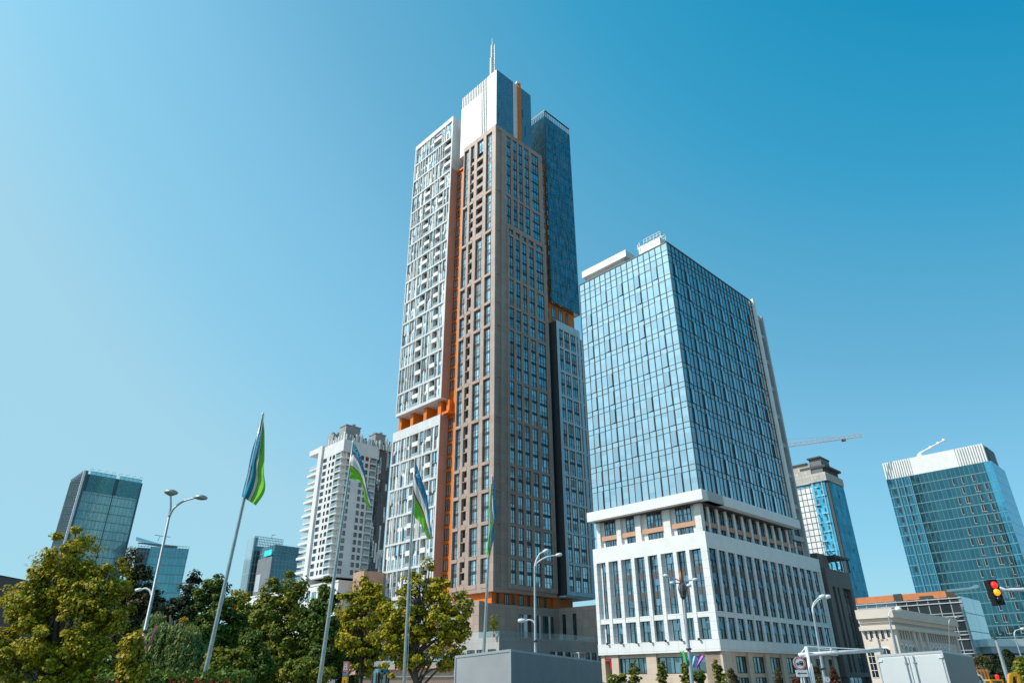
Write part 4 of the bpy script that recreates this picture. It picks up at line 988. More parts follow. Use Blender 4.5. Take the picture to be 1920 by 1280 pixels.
def arched(F, a, b, z0, z1, d):
    m = MB(); c = (a + b) / 2; r = (b - a) / 2; pts = [F.p(a, d, z0), F.p(b, d, z0)] + [F.p(c + r * math.cos(q), d, z1 - r * .6 + r * .6 * math.sin(q)) for q in np.linspace(0, math.pi, 9)]
    m.poly(pts, 0, [(0, 0)] * len(pts)); m.box(F, c - .03, c + .03, d, d + .06, z0, z1, 3)
    for k in range(4): z = z0 + (z1 - z0) * k / 4; m.box(F, a, b, d, d + .05, z, z + .08, 3)
    for k in range(10):
        q0, q1 = math.pi * k / 10, math.pi * (k + 1) / 10
        m.tube([F.p(c + r * 1.06 * math.cos(q), d + .05, z1 - r * .6 + r * .66 * math.sin(q)) for q in (q0, q1)], .13, 4, 3)
    return m
wL = [arched(L1, 2.1, 3.4, zL_ - 11.5, zL_ - 6.6, -.77), arched(L1, 5.0, 6.1, zL_ - 11.5, zL_ - 6.8, -.77)]
m = MB(); m.box(L2, 1.5, rL - 1.5, -.8, -.78, zL_ - 5.1, zL_ - 3.7); m.box(L1, .9, 5.6, -.8, -.785, zL_ - 5.1, zL_ - 3.7); m.build('frieze_window', DARKGL, tL)
wL += [arched(L2, u, u + 1.3, zL_ - 10.5, zL_ - 6.0, -.77) for u in (2.6, 5.0, 7.2, 9.2, 15.2, 18.6, 20.8, 23, 25.2, 28, 31)]
wL += [window(L1, 1.4 + i, 1.8 + i, zL_ - 5.0, zL_ - 3.8, 1, 1, -.77, bars=False) for i in range(5)]
emit(tL, 'window', wL, [DARKGL, FRAME, SPAN, WHITEP])
# --- flat glass building with orange roof storey
fM, zM = frame_at(1800, 1117, 200)
tM = thing('glass_office', fM.w(10, 6, 0), 'flat-roofed banded glass building with an orange roof storey', 'office building')
M1 = Face(fM, 'L', 0); M2 = Face(fM, 'R', 0); lM = 36; rM, _ = fM.onl(1819.7, 1123.7)
m = MB(); m.box(M1, .3, lM, -rM - 8, 0, 0, zM); m.build('banded_glass', gridglass('banded_dark_glass', (.12, .16, .19), (.2, .25, .28), (.35, .4, .43), 2.4, 4.0, .1, .8, .1), tM)
m = MB(); m.box(M2, -.01, rM + 8, -.5, .1, 0, zM); m.build('pale_end_glass', gridglass('pale_banded_glass', (.55, .68, .74), (.6, .72, .77), (.25, .33, .37), 9, 4.0, .12, .6, .12), tM)
m = MB()
for k in range(6):
    for z in (zM - 4 * k - .3, zM - 4 * k - 1.3): m.box(M1, -.1, lM, 0, .25, z - .1, z + .12)
m.build('floor_bands', plain('band_grey', (.5, .53, .55), .4), tM)
zo = fM.onr(1770, 1107, 4)[1]; la, _ = fM.onr(1772, 1108, 4); M4_ = Face(fM, 'L', 4)
m = MB(); m.box(M4_, la, lM + 20, -8, 0, zM - .5, zo); m.build('orange_roof_storey', plain('orange_cladding', (.62, .22, .08), .6), tM)
m = MB(); m.box(M4_, la + 10, la + 12, 0, .2, zM, zM + 2.0); m.box(M4_, la + 3, la + 6, 0.1, .3, zM, zM + 1.0); m.build('roof_grille', DGREY, tM)
# --- white low building at the far right
fN = Frame(at(1853, 1215, 170), math.radians(86)); zN = at(1853, 1197, 170)[2]
tN = thing('white_low_building', fN.w(5, 10, 0), 'long low white building with a grey fascia at the right edge', 'building')
N2 = Face(fN, 'R', 0); m = MB(); m.box(N2, 0, 60, -20, 0, 0, zN - 4.4); m.box(N2, 0, 60, -20, .6, zN - 1.6, zN); m.build('white_wall', WHITEP, tN)
m = MB(); m.box(N2, .5, 60, -19, .3, zN - 3.0, zN - 1.6); m.build('grey_fascia', GREYP, tN)
m = MB(); m.box(N2, .8, 60, -19, .1, zN - 3.4, zN - 3.0); m.box(N2, .8, 60, -1, .03, zN - 5.6, zN - 5.0); m.build('ribbon_window', DGREY, tN)
m = MB(); m.box(N2, .9, 60, -19, .0, zN - 4.4, zN - 3.4); m.build('upper_wall', CREAM, tN)
# ------------------------------------------------------------------ trees and shrubs
BARK = plain('bark', (0.10, 0.075, 0.055), .95, var=.3, scale=4)
LEAF = {}
def leaves(key):
    if key not in LEAF:
        base = {'yellow': [(0.52, 0.40, 0.02), (0.35, 0.32, 0.02), (0.18, 0.20, 0.02)], 'olive': [(0.22, 0.24, 0.025), (0.14, 0.18, 0.02), (0.32, 0.28, 0.025)],
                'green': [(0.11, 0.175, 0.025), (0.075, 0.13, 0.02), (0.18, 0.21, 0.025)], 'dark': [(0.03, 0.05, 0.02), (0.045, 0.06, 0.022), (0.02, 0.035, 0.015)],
                'willow': [(0.30, 0.36, 0.12), (0.22, 0.28, 0.09), (0.36, 0.36, 0.12)], 'gold': [(0.50, 0.37, 0.02), (0.40, 0.31, 0.02), (0.26, 0.24, 0.02)],
                'brown': [(0.10, 0.085, 0.04), (0.16, 0.12, 0.03), (0.06, 0.06, 0.025)], 'red': [(0.20, 0.045, 0.03), (0.12, 0.05, 0.03), (0.09, 0.07, 0.03)]}[key]
        LEAF[key] = [leafmat('leaf_' + key, c) for c in base]
    return LEAF[key]
def leaf_mesh(name, P, nrm, size, mats, parent, aspect=1.5, drop=None):
    n = len(P)
    t = rng.normal(size=(n, 3)) if drop is None else np.tile(np.array([0, 0, -1.0]), (n, 1)) + rng.normal(size=(n, 3)) * .25
    nrm = nrm / np.linalg.norm(nrm, axis=1, keepdims=True)
    t -= nrm * (t * nrm).sum(1, keepdims=True); t /= np.linalg.norm(t, axis=1, keepdims=True); b = np.cross(nrm, t)
    sz = size * rng.uniform(.45, 1.45, (n, 1)); L = sz * aspect / 2; Wd = sz / 2
    fold = nrm * sz * rng.uniform(.05, .3, (n, 1))
    V = np.stack([P - t * L, P + b * Wd - t * L * .1 + fold, P + t * L, P - b * Wd - t * L * .1 + fold], 1).reshape(-1, 3)
    org = np.array([(V[:, 0].min() + V[:, 0].max()) / 2, (V[:, 1].min() + V[:, 1].max()) / 2, V[:, 2].min()])
    me = bpy.data.meshes.new(name); me.vertices.add(4 * n); me.vertices.foreach_set('co', (V - org).ravel())
    me.loops.add(4 * n); me.loops.foreach_set('vertex_index', np.arange(4 * n)); me.polygons.add(n); me.polygons.foreach_set('loop_start', np.arange(n) * 4)
    for m in mats: me.materials.append(m)
    me.polygons.foreach_set('material_index', rng.choice(len(mats), n, p=[.45, .35, .2] if len(mats) == 3 else None))
    me.update(calc_edges=True); me.validate()
    o = bpy.data.objects.new(name, me); COL.objects.link(o)
    if parent is not None: o.parent = parent; o.location = Vector(org - np.array(parent.location))
    else: o.location = Vector(org)
    return o
def crown_points(blobs, Y, nclump, per, cr, depth=.8):
    """leaf positions in clumps spread through ellipsoids, denser near their outside, with gaps between"""
    ar = np.array([b[2] * b[3] for b in blobs], float); ar /= ar.sum(); C = []; out = []; nr = []
    for (cx, cy, rx, ry), f in zip(blobs, ar):
        c = at(cx, cy, Y); k = px_size(c); ax, az = rx / k, ry / k; ay = min(ax, az) * depth
        m = max(3, int(nclump * f)); d = rng.normal(size=(m, 3)); d /= np.linalg.norm(d, axis=1, keepdims=True)
        r = rng.uniform(.25, 1, (m, 1)) ** .45; far = rng.random(m) < .16; r[far] = rng.uniform(1.0, 1.22, (far.sum(), 1))
        q = c + d * r * np.array([ax, ay, az]); rr = cr * rng.uniform(.4, 1.3, m); rr[far] *= .6
        for p, s, dd in zip(q, rr, d):
            e = rng.normal(size=(per, 3)); e /= np.linalg.norm(e, axis=1, keepdims=True)
            ww = e * (rng.uniform(0, 1, (per, 1)) ** .5) * s * np.array([1.15, 1.15, .8])
            out.append(p + ww); nr.append(e * .6 + dd * .5 + np.array([0, 0, .55]) + rng.normal(size=(per, 3)) * .45); C.append(p)
    return np.vstack(out), np.vstack(nr), np.array(C)
def tree(name, label, base_px, Y, blobs, key, nclump=150, per=60, cr=.5, leaf=.16, trunk=.16, group='trees in the park', cat='tree', lean=None):
    bx = at(base_px, 1270, Y)[0]; top = min(b[1] - b[3] for b in blobs); zt = at(base_px, top, Y)[2]
    t = thing(name, (bx, Y, 0), label, cat, group)
    P, Nn, C = crown_points(blobs, Y, nclump, int(per * (2.1 if leaf > .11 else 1)), cr)
    ok = P[:, 2] > .05; P, Nn = P[ok], Nn[ok]
    leaf_mesh('crown', P, Nn, leaf * (.68 if leaf > .11 else 1), leaves(key), t)
    m = MB(); b = np.array([bx, Y, 0]); cm = C.mean(0); tx = at(min(blobs, key=lambda q: q[1] - q[3])[0], top, Y)
    mid = b * .45 + cm * .55 if lean is None else np.array(lean)
    e = np.array([tx[0], Y, zt * .93])
    m.tube([b - [0, 0, .1], b + (mid - b) * .5 + [trunk * .4, 0, 0], mid, mid * .4 + e * .6, e], [trunk * 1.25, trunk, trunk * .75, trunk * .4, trunk * .12], 8)
    idx = rng.choice(len(C), min(len(C), 60), replace=False)
    for i in idx:
        q = C[i]; s = b + (mid - b) * rng.uniform(.55, 1.0) if q[2] < mid[2] * 1.3 else mid * .5 + e * .5 if rng.random() < .5 else mid
        h = (s + q) / 2 + np.array([0, 0, .12 * np.linalg.norm(q - s)]); m.tube([s, h, q], [trunk * .38, trunk * .22, trunk * .06], 5)
    m.build('trunk', BARK, t, True)
    return t
tree('broadleaf_tree', 'largest yellow-green tree, filling the lower left corner', 108, 27,
     [(124, 1045, 48, 50), (100, 1095, 50, 42), (60, 1125, 50, 38), (40, 1205, 55, 65), (150, 1110, 60, 50), (200, 1095, 42, 38), (120, 1180, 100, 60), (195, 1160, 42, 55), (85, 1250, 105, 50), (170, 1240, 42, 46)], 'yellow', 380, 150, .36, .078, .2)
tree('broadleaf_tree', 'thin dark brownish tree just right of the largest tree, before two glass towers', 258, 48,
     [(244, 1062, 24, 26), (262, 1092, 22, 30), (250, 1120, 34, 36), (268, 1150, 34, 40), (255, 1210, 40, 50)], 'brown', 120, 55, .5, .2, .14)
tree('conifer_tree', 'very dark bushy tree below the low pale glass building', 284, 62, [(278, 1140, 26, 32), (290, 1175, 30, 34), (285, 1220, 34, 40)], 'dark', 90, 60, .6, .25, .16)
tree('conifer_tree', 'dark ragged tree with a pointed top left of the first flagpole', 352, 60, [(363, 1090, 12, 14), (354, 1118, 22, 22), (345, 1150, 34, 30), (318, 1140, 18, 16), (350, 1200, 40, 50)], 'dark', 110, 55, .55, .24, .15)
tree('broadleaf_tree', 'dense dark green tree crossed by the first flagpole', 405, 50, [(404, 1098, 18, 22), (398, 1130, 36, 34), (425, 1135, 22, 24), (404, 1180, 48, 46), (400, 1235, 52, 46)], 'green', 190, 60, .48, .2, .16)
tree('broadleaf_tree', 'sparse yellowing tree between the first flagpole and the dense green tree pair', 452, 58, [(452, 1112, 22, 14), (440, 1135, 24, 20), (466, 1150, 24, 26), (455, 1190, 34, 36), (458, 1240, 36, 44)], 'yellow', 85, 48, .5, .2, .13)
tree('broadleaf_tree', 'two-headed green tree in front of the white low building', 520, 46, [(513, 1108, 22, 20), (552, 1098, 17, 22), (552, 1130, 26, 24), (508, 1145, 34, 34), (535, 1190, 52, 46), (505, 1240, 44, 42), (555, 1240, 38, 42)], 'olive', 230, 60, .44, .185, .16)
tree('broadleaf_tree', 'narrow green tree crossed by the second flagpole', 604, 45, [(612, 1100, 11, 18), (612, 1128, 22, 24), (600, 1165, 34, 36), (606, 1215, 42, 44), (592, 1255, 46, 30)], 'green', 170, 60, .42, .18, .15)
tree('broadleaf_tree', 'loose yellow tree with a spindly top left of the street totem', 680, 43, [(687, 1088, 6, 18), (672, 1112, 16, 16), (700, 1112, 22, 22), (655, 1135, 24, 24), (694, 1150, 34, 28), (668, 1185, 34, 32), (690, 1225, 32, 30)], 'yellow', 140, 52, .4, .17, .13)
tree('broadleaf_tree', 'large spreading olive-yellow tree in front of the tall tower', 800, 38, [(806, 1066, 13, 14), (795, 1095, 40, 26), (838, 1110, 36, 24), (868, 1140, 16, 24), (745, 1128, 38, 30), (770, 1165, 58, 34), (828, 1165, 46, 40), (735, 1190, 36, 34), (842, 1215, 32, 36), (785, 1215, 46, 34), (742, 1232, 26, 26), (868, 1180, 14, 18)], 'yellow', 270, 52, .34, .15, .19, lean=at(772, 1235, 38))
for lab, bx, bl, key in (('dark green tree filling the gap behind the sparse yellowing tree', 470, [(462, 1180, 30, 36), (485, 1205, 34, 40), (470, 1250, 44, 40)], 'green'),
                     ('dark green tree behind the two-headed green tree and the second flagpole', 578, [(575, 1160, 18, 26), (580, 1195, 28, 34), (575, 1245, 40, 40)], 'dark'),
                     ('shady tree standing behind the loose yellow tree', 648, [(640, 1178, 20, 26), (650, 1210, 30, 34), (655, 1250, 36, 32)], 'green'),
                     ('dark tree in the gap between largest tree and willow', 232, [(228, 1150, 26, 34), (222, 1195, 32, 44), (225, 1245, 36, 40)], 'green')):
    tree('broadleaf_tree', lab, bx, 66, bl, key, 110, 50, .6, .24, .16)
def willow(label, base_px, Y, blobs, key, n=120):
    bx = at(base_px, 1270, Y)[0]; t = thing('willow_tree', (bx, Y, 0), label, 'tree', 'trees in the park')
    out = []; nr = []
    for cx, cy, rx, ry in blobs:
        c = at(cx, cy, Y); k = px_size(c); ax, az = rx / k, ry / k
        for _ in range(n):
            d = rng.normal(size=3); d /= np.linalg.norm(d); d[2] = abs(d[2]) * .8; p = c + d * np.array([ax, ax * .7, az]); ln = rng.uniform(.8, 2.2); m = int(ln * 22)
            s = np.linspace(0, 1, m)[:, None]; sway = np.array([d[0], d[1], 0]) * .35
            q = p + s * (np.array([0, 0, -ln]) + sway) + rng.normal(size=(m, 3)) * .05; out.append(q); nr.append(rng.normal(size=(m, 3)) + d)
    P = np.vstack(out); Nn = np.vstack(nr); ok = P[:, 2] > .1
    leaf_mesh('crown', P[ok], Nn[ok], .075, leaves(key), t, 3.0, True)
    m = MB(); zt = max(at(b[0], b[1], Y)[2] for b in blobs); m.tube([(bx, Y, -.1), (bx + .2, Y, zt * .5), (bx - .1, Y, zt)], [.2, .15, .05], 8)
    for cx, cy, rx, ry in blobs: c = at(cx, cy, Y); m.tube([(bx + .1, Y, zt * .5), tuple((np.array([bx, Y, zt]) + c) / 2 + [0, 0, .3]), tuple(c)], [.1, .06, .02], 6)
    m.build('trunk', BARK, t, True)
willow('pale grey-green willow with hanging twigs under the pink banner', 320, 36, [(292, 1165, 16, 14), (310, 1190, 38, 26), (340, 1195, 34, 26), (290, 1215, 40, 28), (335, 1225, 46, 28), (365, 1225, 24, 22)], 'willow')
def shrub(label, base_px, Y, blobs, key, nclump, per, cr, leaf, group='shrubs in the park', name='shrub', cat='shrub'):
    return tree(name, label, base_px, Y, blobs, key, nclump, per, cr, leaf, .05, group, cat)
shrub('golden yellow shrub beside the foot of the double lamp', 244, 22.5, [(254, 1202, 11, 14), (246, 1226, 16, 24), (252, 1252, 20, 22)], 'gold', 80, 70, .22, .085)
shrub('small golden conical shrub above the willow', 347, 40, [(347, 1168, 7, 12), (347, 1186, 12, 14), (350, 1210, 15, 16)], 'gold', 40, 50, .26, .13)
shrub('grey-green bush with a bare pale twig at the foot of the first flagpole', 420, 31, [(412, 1240, 26, 20), (440, 1245, 26, 26), (425, 1268, 40, 18)], 'olive', 90, 55, .28, .12)
shrub('ragged dark green bush between first and second flagpole', 470, 33, [(468, 1215, 20, 30), (480, 1250, 34, 30), (455, 1265, 28, 16)], 'green', 90, 55, .3, .13)
shrub('light green bush at the foot of the second flagpole', 566, 31, [(560, 1258, 34, 18), (598, 1265, 26, 14)], 'olive', 60, 55, .28, .12)
hb = at(300, 1262, 26); hm = MB()
hedge = thing('hedge', (at(320, 1270, 26)[0], 26, 0), 'long clipped hedge with red flowers along the bottom left', 'hedge')
xs0, xs1 = at(195, 1270, 26)[0], at(470, 1270, 26)[0]
n = 9000; P = np.stack([rng.uniform(xs0, xs1, n), 26 + rng.uniform(-.7, .7, n), rng.uniform(0.3, 1, n) ** .5 * 2.55 + rng.normal(size=n) * .12], 1)
leaf_mesh('foliage', P, rng.normal(size=(n, 3)) + [0, -.4, .8], .1, leaves('green'), hedge)
n = 130; P = np.stack([rng.uniform(xs0, xs1, n), 25.3 + rng.uniform(-.15, .1, n), rng.uniform(1.9, 2.45, n)], 1)
leaf_mesh('flowers', P, rng.normal(size=(n, 3)) + [0, -1, 0], .09, [plain('red_petal', (.45, .02, .03), .6)], hedge)
for lab, bx, Y, bl, key in (('bushy young tree at the left of the podium front', 1188, 78, [(1190, 1250, 7, 12), (1190, 1268, 11, 16)], 'olive'), ('slim young tree before the beige pillar of the ground floor', 1240, 78, [(1240, 1250, 6, 11), (1242, 1268, 9, 15)], 'olive'),
                         ('young tree under the green pennant', 1284, 78, [(1284, 1252, 7, 10), (1287, 1270, 10, 14)], 'olive'), ('young tree with upright twigs at the podium corner', 1346, 72, [(1340, 1248, 6, 10), (1347, 1258, 9, 13), (1352, 1272, 11, 13)], 'olive'),
                         ('low round young tree beside the grey container truck', 1150, 78, [(1150, 1272, 12, 9), (1168, 1270, 8, 8)], 'olive'), ('faint young tree between green and pink pennants', 1306, 80, [(1304, 1268, 6, 8), (1314, 1268, 8, 12)], 'green'),
                         ('thin dark young tree left of the truck ban sign', 1459, 74, [(1459, 1260, 4, 9), (1459, 1274, 5, 10)], 'brown'), ('thin dark young tree behind the barrier post', 1532, 76, [(1531, 1258, 4, 10), (1533, 1274, 5, 10)], 'brown'),
                         ('reddish young tree right of the small round sign', 1564, 76, [(1563, 1262, 5, 10), (1566, 1276, 9, 9)], 'red'), ('small orange bush below the arrow plate', 1494, 76, [(1494, 1275, 6, 6)], 'red'),
                         ('reddish twiggy young tree before the right part of the ground floor', 1372, 74, [(1372, 1264, 6, 10), (1376, 1276, 7, 8)], 'brown')):
    shrub(lab, bx, Y, bl, key, 60, 22, .2, .17, 'young trees along the street', 'young_tree', 'young tree')
shrub('dark conical spruce behind the yellow digger', 1890, 62, [(1889, 1228, 5, 9), (1893, 1243, 11, 11), (1896, 1260, 17, 16)], 'dark', 80, 60, .4, .2, 'dark trees at the right edge', 'spruce_tree', 'tree')
shrub('dark round tree beside the leaning lamp post at right', 1864, 64, [(1866, 1240, 9, 8), (1862, 1255, 13, 14), (1868, 1270, 18, 12)], 'dark', 70, 60, .4, .2, 'dark trees at the right edge', 'broadleaf_tree', 'tree')
shrub('olive brown tree right behind the pale box truck', 1842, 70, [(1842, 1238, 12, 9), (1842, 1252, 12, 10)], 'brown', 50, 50, .4, .2, 'dark trees at the right edge', 'broadleaf_tree', 'tree')
shrub('green bush at the extreme right edge', 1916, 58, [(1914, 1240, 8, 8), (1916, 1258, 9, 14)], 'olive', 50, 50, .35, .18, 'dark trees at the right edge', 'broadleaf_tree', 'tree')
pt = T.onl(925, 1186, -11)[0]; pp = T.w(-11, pt, 10.4)
tpot = thing('potted_tree', pp, 'small potted tree standing on the glass-railed terrace', 'plant')
k = px_size(pp); hgt = 30 / k
m = MB(); m.tube([pp, pp + [0.05, 0, hgt * .5], pp + [0, 0, hgt * .85]], [.06, .05, .02], 6); m.build('stem', BARK, tpot)
P = pp + np.array([0, 0, hgt * .78]) + rng.normal(size=(420, 3)) * np.array([.45, .45, .6]); leaf_mesh('crown', P, rng.normal(size=(420, 3)), .22, leaves('olive'), tpot)
m = MB(); m.lathe(pp, [(.28, 0), (.36, .6), (.33, .6)], 12); m.build('pot', TER, tpot)
# ------------------------------------------------------------------ flags
BLUE = plain('flag_blue', (0.012, 0.26, 0.45), .8, var=.08); WH = plain('flag_white', (.78, .78, .76), .8, var=.04); GREEN = plain('flag_green', (.22, .62, .05), .8, var=.06); REDL = plain('flag_red', (.45, .04, .05), .8)
for m_ in (BLUE, WH, GREEN):
    t_ = m_.node_tree; b_ = t_.nodes['Principled BSDF']; tr_ = t_.nodes.new('ShaderNodeBsdfTranslucent'); mx_n = t_.nodes.new('ShaderNodeMixShader'); mx_n.inputs[0].default_value = .35
    t_.links.new(b_.inputs['Base Color'].links[0].from_socket, tr_.inputs[0]); t_.links.new(b_.outputs[0], mx_n.inputs[1]); t_.links.new(tr_.outputs[0], mx_n.inputs[2]); t_.links.new(mx_n.outputs[0], t_.nodes['Material Output'].inputs[0])
def catm(pts, n):
    pts = [np.array(p, float) for p in pts]; P = [2 * pts[0] - pts[1]] + pts + [2 * pts[-1] - pts[-2]]; out = []
    for i in range(n + 1):
        t = i / n * (len(pts) - 1); k = min(int(t), len(pts) - 2); u = t - k; a, b, c, d = P[k:k + 4]
        out.append(.5 * ((2 * b) + (c - a) * u + (2 * a - 5 * b + 4 * c - d) * u * u + (3 * b - a - 3 * c + d) * u ** 3))
    return out
def cloth(name, Y, top, bot, bands, amp, waves, phase=0., nu=44, nv=30, tilt=0.):
    """a limp cloth: top and bottom hems hang as curves, the stuff between them swings in folds"""
    a, b = catm(top, nu), catm(bot, nu); m = MB(); V = {}
    for i in range(nu + 1):
        for j in range(nv + 1):
            v = j / nv; q = a[i] * (1 - v) + b[i] * v; u = i / nu
            d = amp * (math.sin(waves * 2 * math.pi * v + phase + 2.2 * u) * (.35 + .65 * u) + .35 * math.sin(9 * u + 4 * v + phase) + .16 * math.sin(19 * v + 7 * u + 2 * phase) + .10 * math.sin(23 * u - 11 * v)) + tilt * u
            V[i, j] = at(q[0], q[1], Y + d)
    for i in range(nu):
        for j in range(nv):
            v = (j + .5) / nv; k = next(k for k, e in enumerate(bands) if v <= e[0])
            m.poly([V[i, j], V[i + 1, j], V[i + 1, j + 1], V[i, j + 1]], bands[k][1])
    o = m.build(name, [BLUE, WH, GREEN, REDL], None, True)
    # emblem: crescent and dots in the hoist end of the blue band
    e = MB()
    def P(u, v): 
        i = min(nu - 1, int(u * nu)); j = min(nv - 1, int(v * nv)); return (V[i, j] + V[i + 1, j] + V[i, j + 1] + V[i + 1, j + 1]) / 4 + np.array([0, -.03, 0])
    c = P(.16, bands[0][0] * .5); r = .10
    ang = np.linspace(.7, 2 * math.pi - .7, 16)
    for p, q in zip(ang[:-1], ang[1:]):
        f = lambda w, s: c + np.array([math.cos(w) * r * s + (0 if s == 1 else .06), 0, math.sin(w) * r * s])
        e.poly([f(p, 1), f(q, 1), f(q, .75), f(p, .75)])
    for k in range(12):
        s = P(.24 + .05 * (k % 4), bands[0][0] * (.3 + .2 * (k // 4))); e.poly([s + [-.018, 0, 0], s + [0, 0, -.018], s + [.018, 0, 0], s + [0, 0, .018]])
    return o, e
BN = [(.33, 0), (.36, 3), (.63, 1), (.66, 3), (1.01, 2)]
BN2 = [(.40, 0), (.42, 3), (.60, 1), (.63, 3), (1.01, 2)]
def zz(pts, s, ox, oy): return [(ox + x / s, oy + y / s) for x, y in pts]
POLE = plain('flagpole_aluminium', (.42, .43, .43), .35, .6, var=.15, scale=5)
poles = [((380, 1280), (492.5, 778), 26, .085, 'nearest flagpole, tallest in the picture, flag twisted with its blue stripe on the pole side'), ((598, 1280), (662, 830), 30, .085, 'second flagpole, in front of the white apartment block'),
         ((757, 1280), (778, 861), 33.5, .085, 'third flagpole, rising from the big olive-yellow tree'), ((906, 1240), (923, 893), 37, .085, 'fourth flagpole, in front of the brown tower corner')]
for (b, t, Y, r, lab) in poles:
    B = at(*b, Y); Tt = at(*t, Y); d = Tt - B; s = B - d * (B[2] / d[2])
    m = MB(); n_ = 10; pts = [s + (Tt - s) * i / n_ for i in range(n_ + 1)]; m.tube(pts, [r * (1 - .55 * i / n_) for i in range(n_ + 1)], 10)
    root = thing('flagpole', s, lab, 'flagpole', 'flagpoles in a row'); m.build('pole', POLE, root, True)
    m = MB(); m.lathe(Tt, [(.03, -.05), (.05, 0), (.055, .05), (.035, .1), (.01, .13)], 10); m.build('finial', LIGHTM, root, True)
    m = MB(); off = np.array([r + .05, -.02, 0]); m.tube([s + off + [0, 0, 1.2], Tt + off * .5], .012, 4); m.build('halyard', WHITEP, root)
    m = MB(); m.lathe(s, [(.28, 0), (.28, .06), (.16, .1), (.15, .35), (.1, .4)], 14); m.build('base_plate', METAL, root)
Z2 = lambda p: zz(p, 3.368, 380, 760)
f1, e1 = cloth('flag', 26, Z2([(374, 66), (362, 110), (346, 175), (318, 260), (300, 335), (285, 420), (262, 505), (246, 572)]), Z2([(384, 92), (390, 160), (391, 250), (390, 350), (386, 420), (396, 505), (384, 560), (336, 630)]), [(.40, 0), (.43, 3), (.56, 1), (.60, 3), (1.01, 2)], .16, 1.6, .4)
tag(f1, 'flag twisted down its pole, blue left and green right, on the nearest flagpole', 'flag', 'flags on the flagpoles'); e1.build('emblem', WH, f1)
f2, e2 = cloth('flag', 30, Z2([(950, 226), (972, 262), (1000, 330), (1024, 420), (1040, 520), (1062, 590), (1066, 610)]), Z2([(912, 480), (930, 462), (968, 470), (1000, 488), (1018, 545), (1022, 600), (1052, 655)]), [(.26, 0), (.29, 3), (.60, 1), (.64, 3), (1.01, 2)], .16, 1.2, 1.2)
tag(f2, 'flag hanging before the white apartment block, bright green lower half', 'flag', 'flags on the flagpoles'); e2.build('emblem', WH, f2)
Z3 = lambda p: zz(p, 2.56, 690, 780)
f3, e3 = cloth('flag', 33.5, Z3([(226, 205), (240, 250), (262, 315), (284, 385), (292, 450), (302, 530), (310, 572)]), Z3([(211, 455), (222, 480), (240, 500), (258, 525), (270, 550), (282, 580), (294, 592)]), [(.30, 0), (.33, 3), (.58, 1), (.62, 3), (1.01, 2)], .16, 1.1, 2.1)
tag(f3, 'flag hanging before the white tower wing, broad white band across it', 'flag', 'flags on the flagpoles'); e3.build('emblem', WH, f3)
f4, e4 = cloth('flag', 37, Z3([(600, 286), (606, 320), (610, 370), (615, 420), (616, 470), (606, 520), (604, 580), (592, 640)]), Z3([(590, 330), (586, 380), (580, 430), (579, 490), (584, 530), (576, 590), (568, 650), (584, 686)]), [(.36, 0), (.40, 3), (.52, 1), (.55, 3), (1.01, 2)], .12, 1.8, .2)
tag(f4, 'narrow furled flag before the brown tower corner, mostly green below', 'flag', 'flags on the flagpoles'); e4.build('emblem', WH, f4)

# ------------------------------------------------------------------ street lamps
def lamp_head(mb, p, d, ln=.8, w=.16):
    """flat cobra head at p pointing along d"""
    p = np.array(p); d = np.array(d, float); d /= np.linalg.norm(d)
    mb.tube([p, p + d * ln * .15, p + d * ln * .5, p + d * ln * .9, p + d * ln], [w * .35, w * .8, w, w * .8, w * .2], 8)
def arm(mb, pts, Y, r, r1=None):
    c = catm(pts, 14); P = [at(x, y, Y) for x, y in c]; r1 = r1 or r * .7
    mb.tube(P, [r + (r1 - r) * i / 14 for i in range(15)], 7); return P
def post(name, label, base, top, Y, r0, r1, group='street lamps'):
    B = at(*base, Y); Tt = at(*top, Y); d = Tt - B; s = B - d * (B[2] / d[2]); root = thing(name, s, label, 'street lamp', group)
    m = MB(); m.tube([s, s + (Tt - s) * .08, s + (Tt - s) * .081, Tt], [r0 * 1.5, r0 * 1.4, r0, r1], 10); m.build('pole', METAL, root, True)
    for f_ in (.12, .5):
        q_ = s + (Tt - s) * f_; m = MB(); m.lathe(q_, [(r0 * 1.02, 0), (r0 * 1.25, .01), (r0 * 1.25, .09), (r0 * 1.02, .1)], 10); m.build('clamp_band', DGREY, root, True)
    return root, s, Tt
ZA = lambda *p: zz(p, 2.977, 0, 850)
la_, s_, t_ = post('street_lamp', 'double-headed street lamp at left with a low side arm and two banners', ZA((748, 1280))[0], ZA((944, 352))[0], 24, .075, .04)
m = MB(); P = arm(m, ZA((944, 352), (952, 300), (953, 228)), 24, .045); m.build('arm', METAL, la_, True)
m = MB(); m.lathe(P[-1], [(.05, -.05), (.22, .04), (.24, .09), (.15, .15), (.05, .18)], 14); m.build('lamp_head', METAL, la_, True)
m = MB(); P = arm(m, ZA((944, 352), (968, 308), (1020, 268), (1092, 246)), 24, .045); m.build('arm', METAL, la_, True)
m = MB(); m.lathe(P[-1] + np.array([.2, 0, -.02]), [(.05, -.06), (.2, -.02), (.22, .04), (.13, .09), (.05, .12)], 14); m.build('lamp_head', METAL, la_, True)
m = MB(); P = arm(m, ZA((846, 790), (838, 766), (815, 752), (795, 756)), 24, .04); lamp_head(m, P[-1], (-1, 0, -.15), .25, .06); m.build('side_arm', LIGHTM, la_, True)
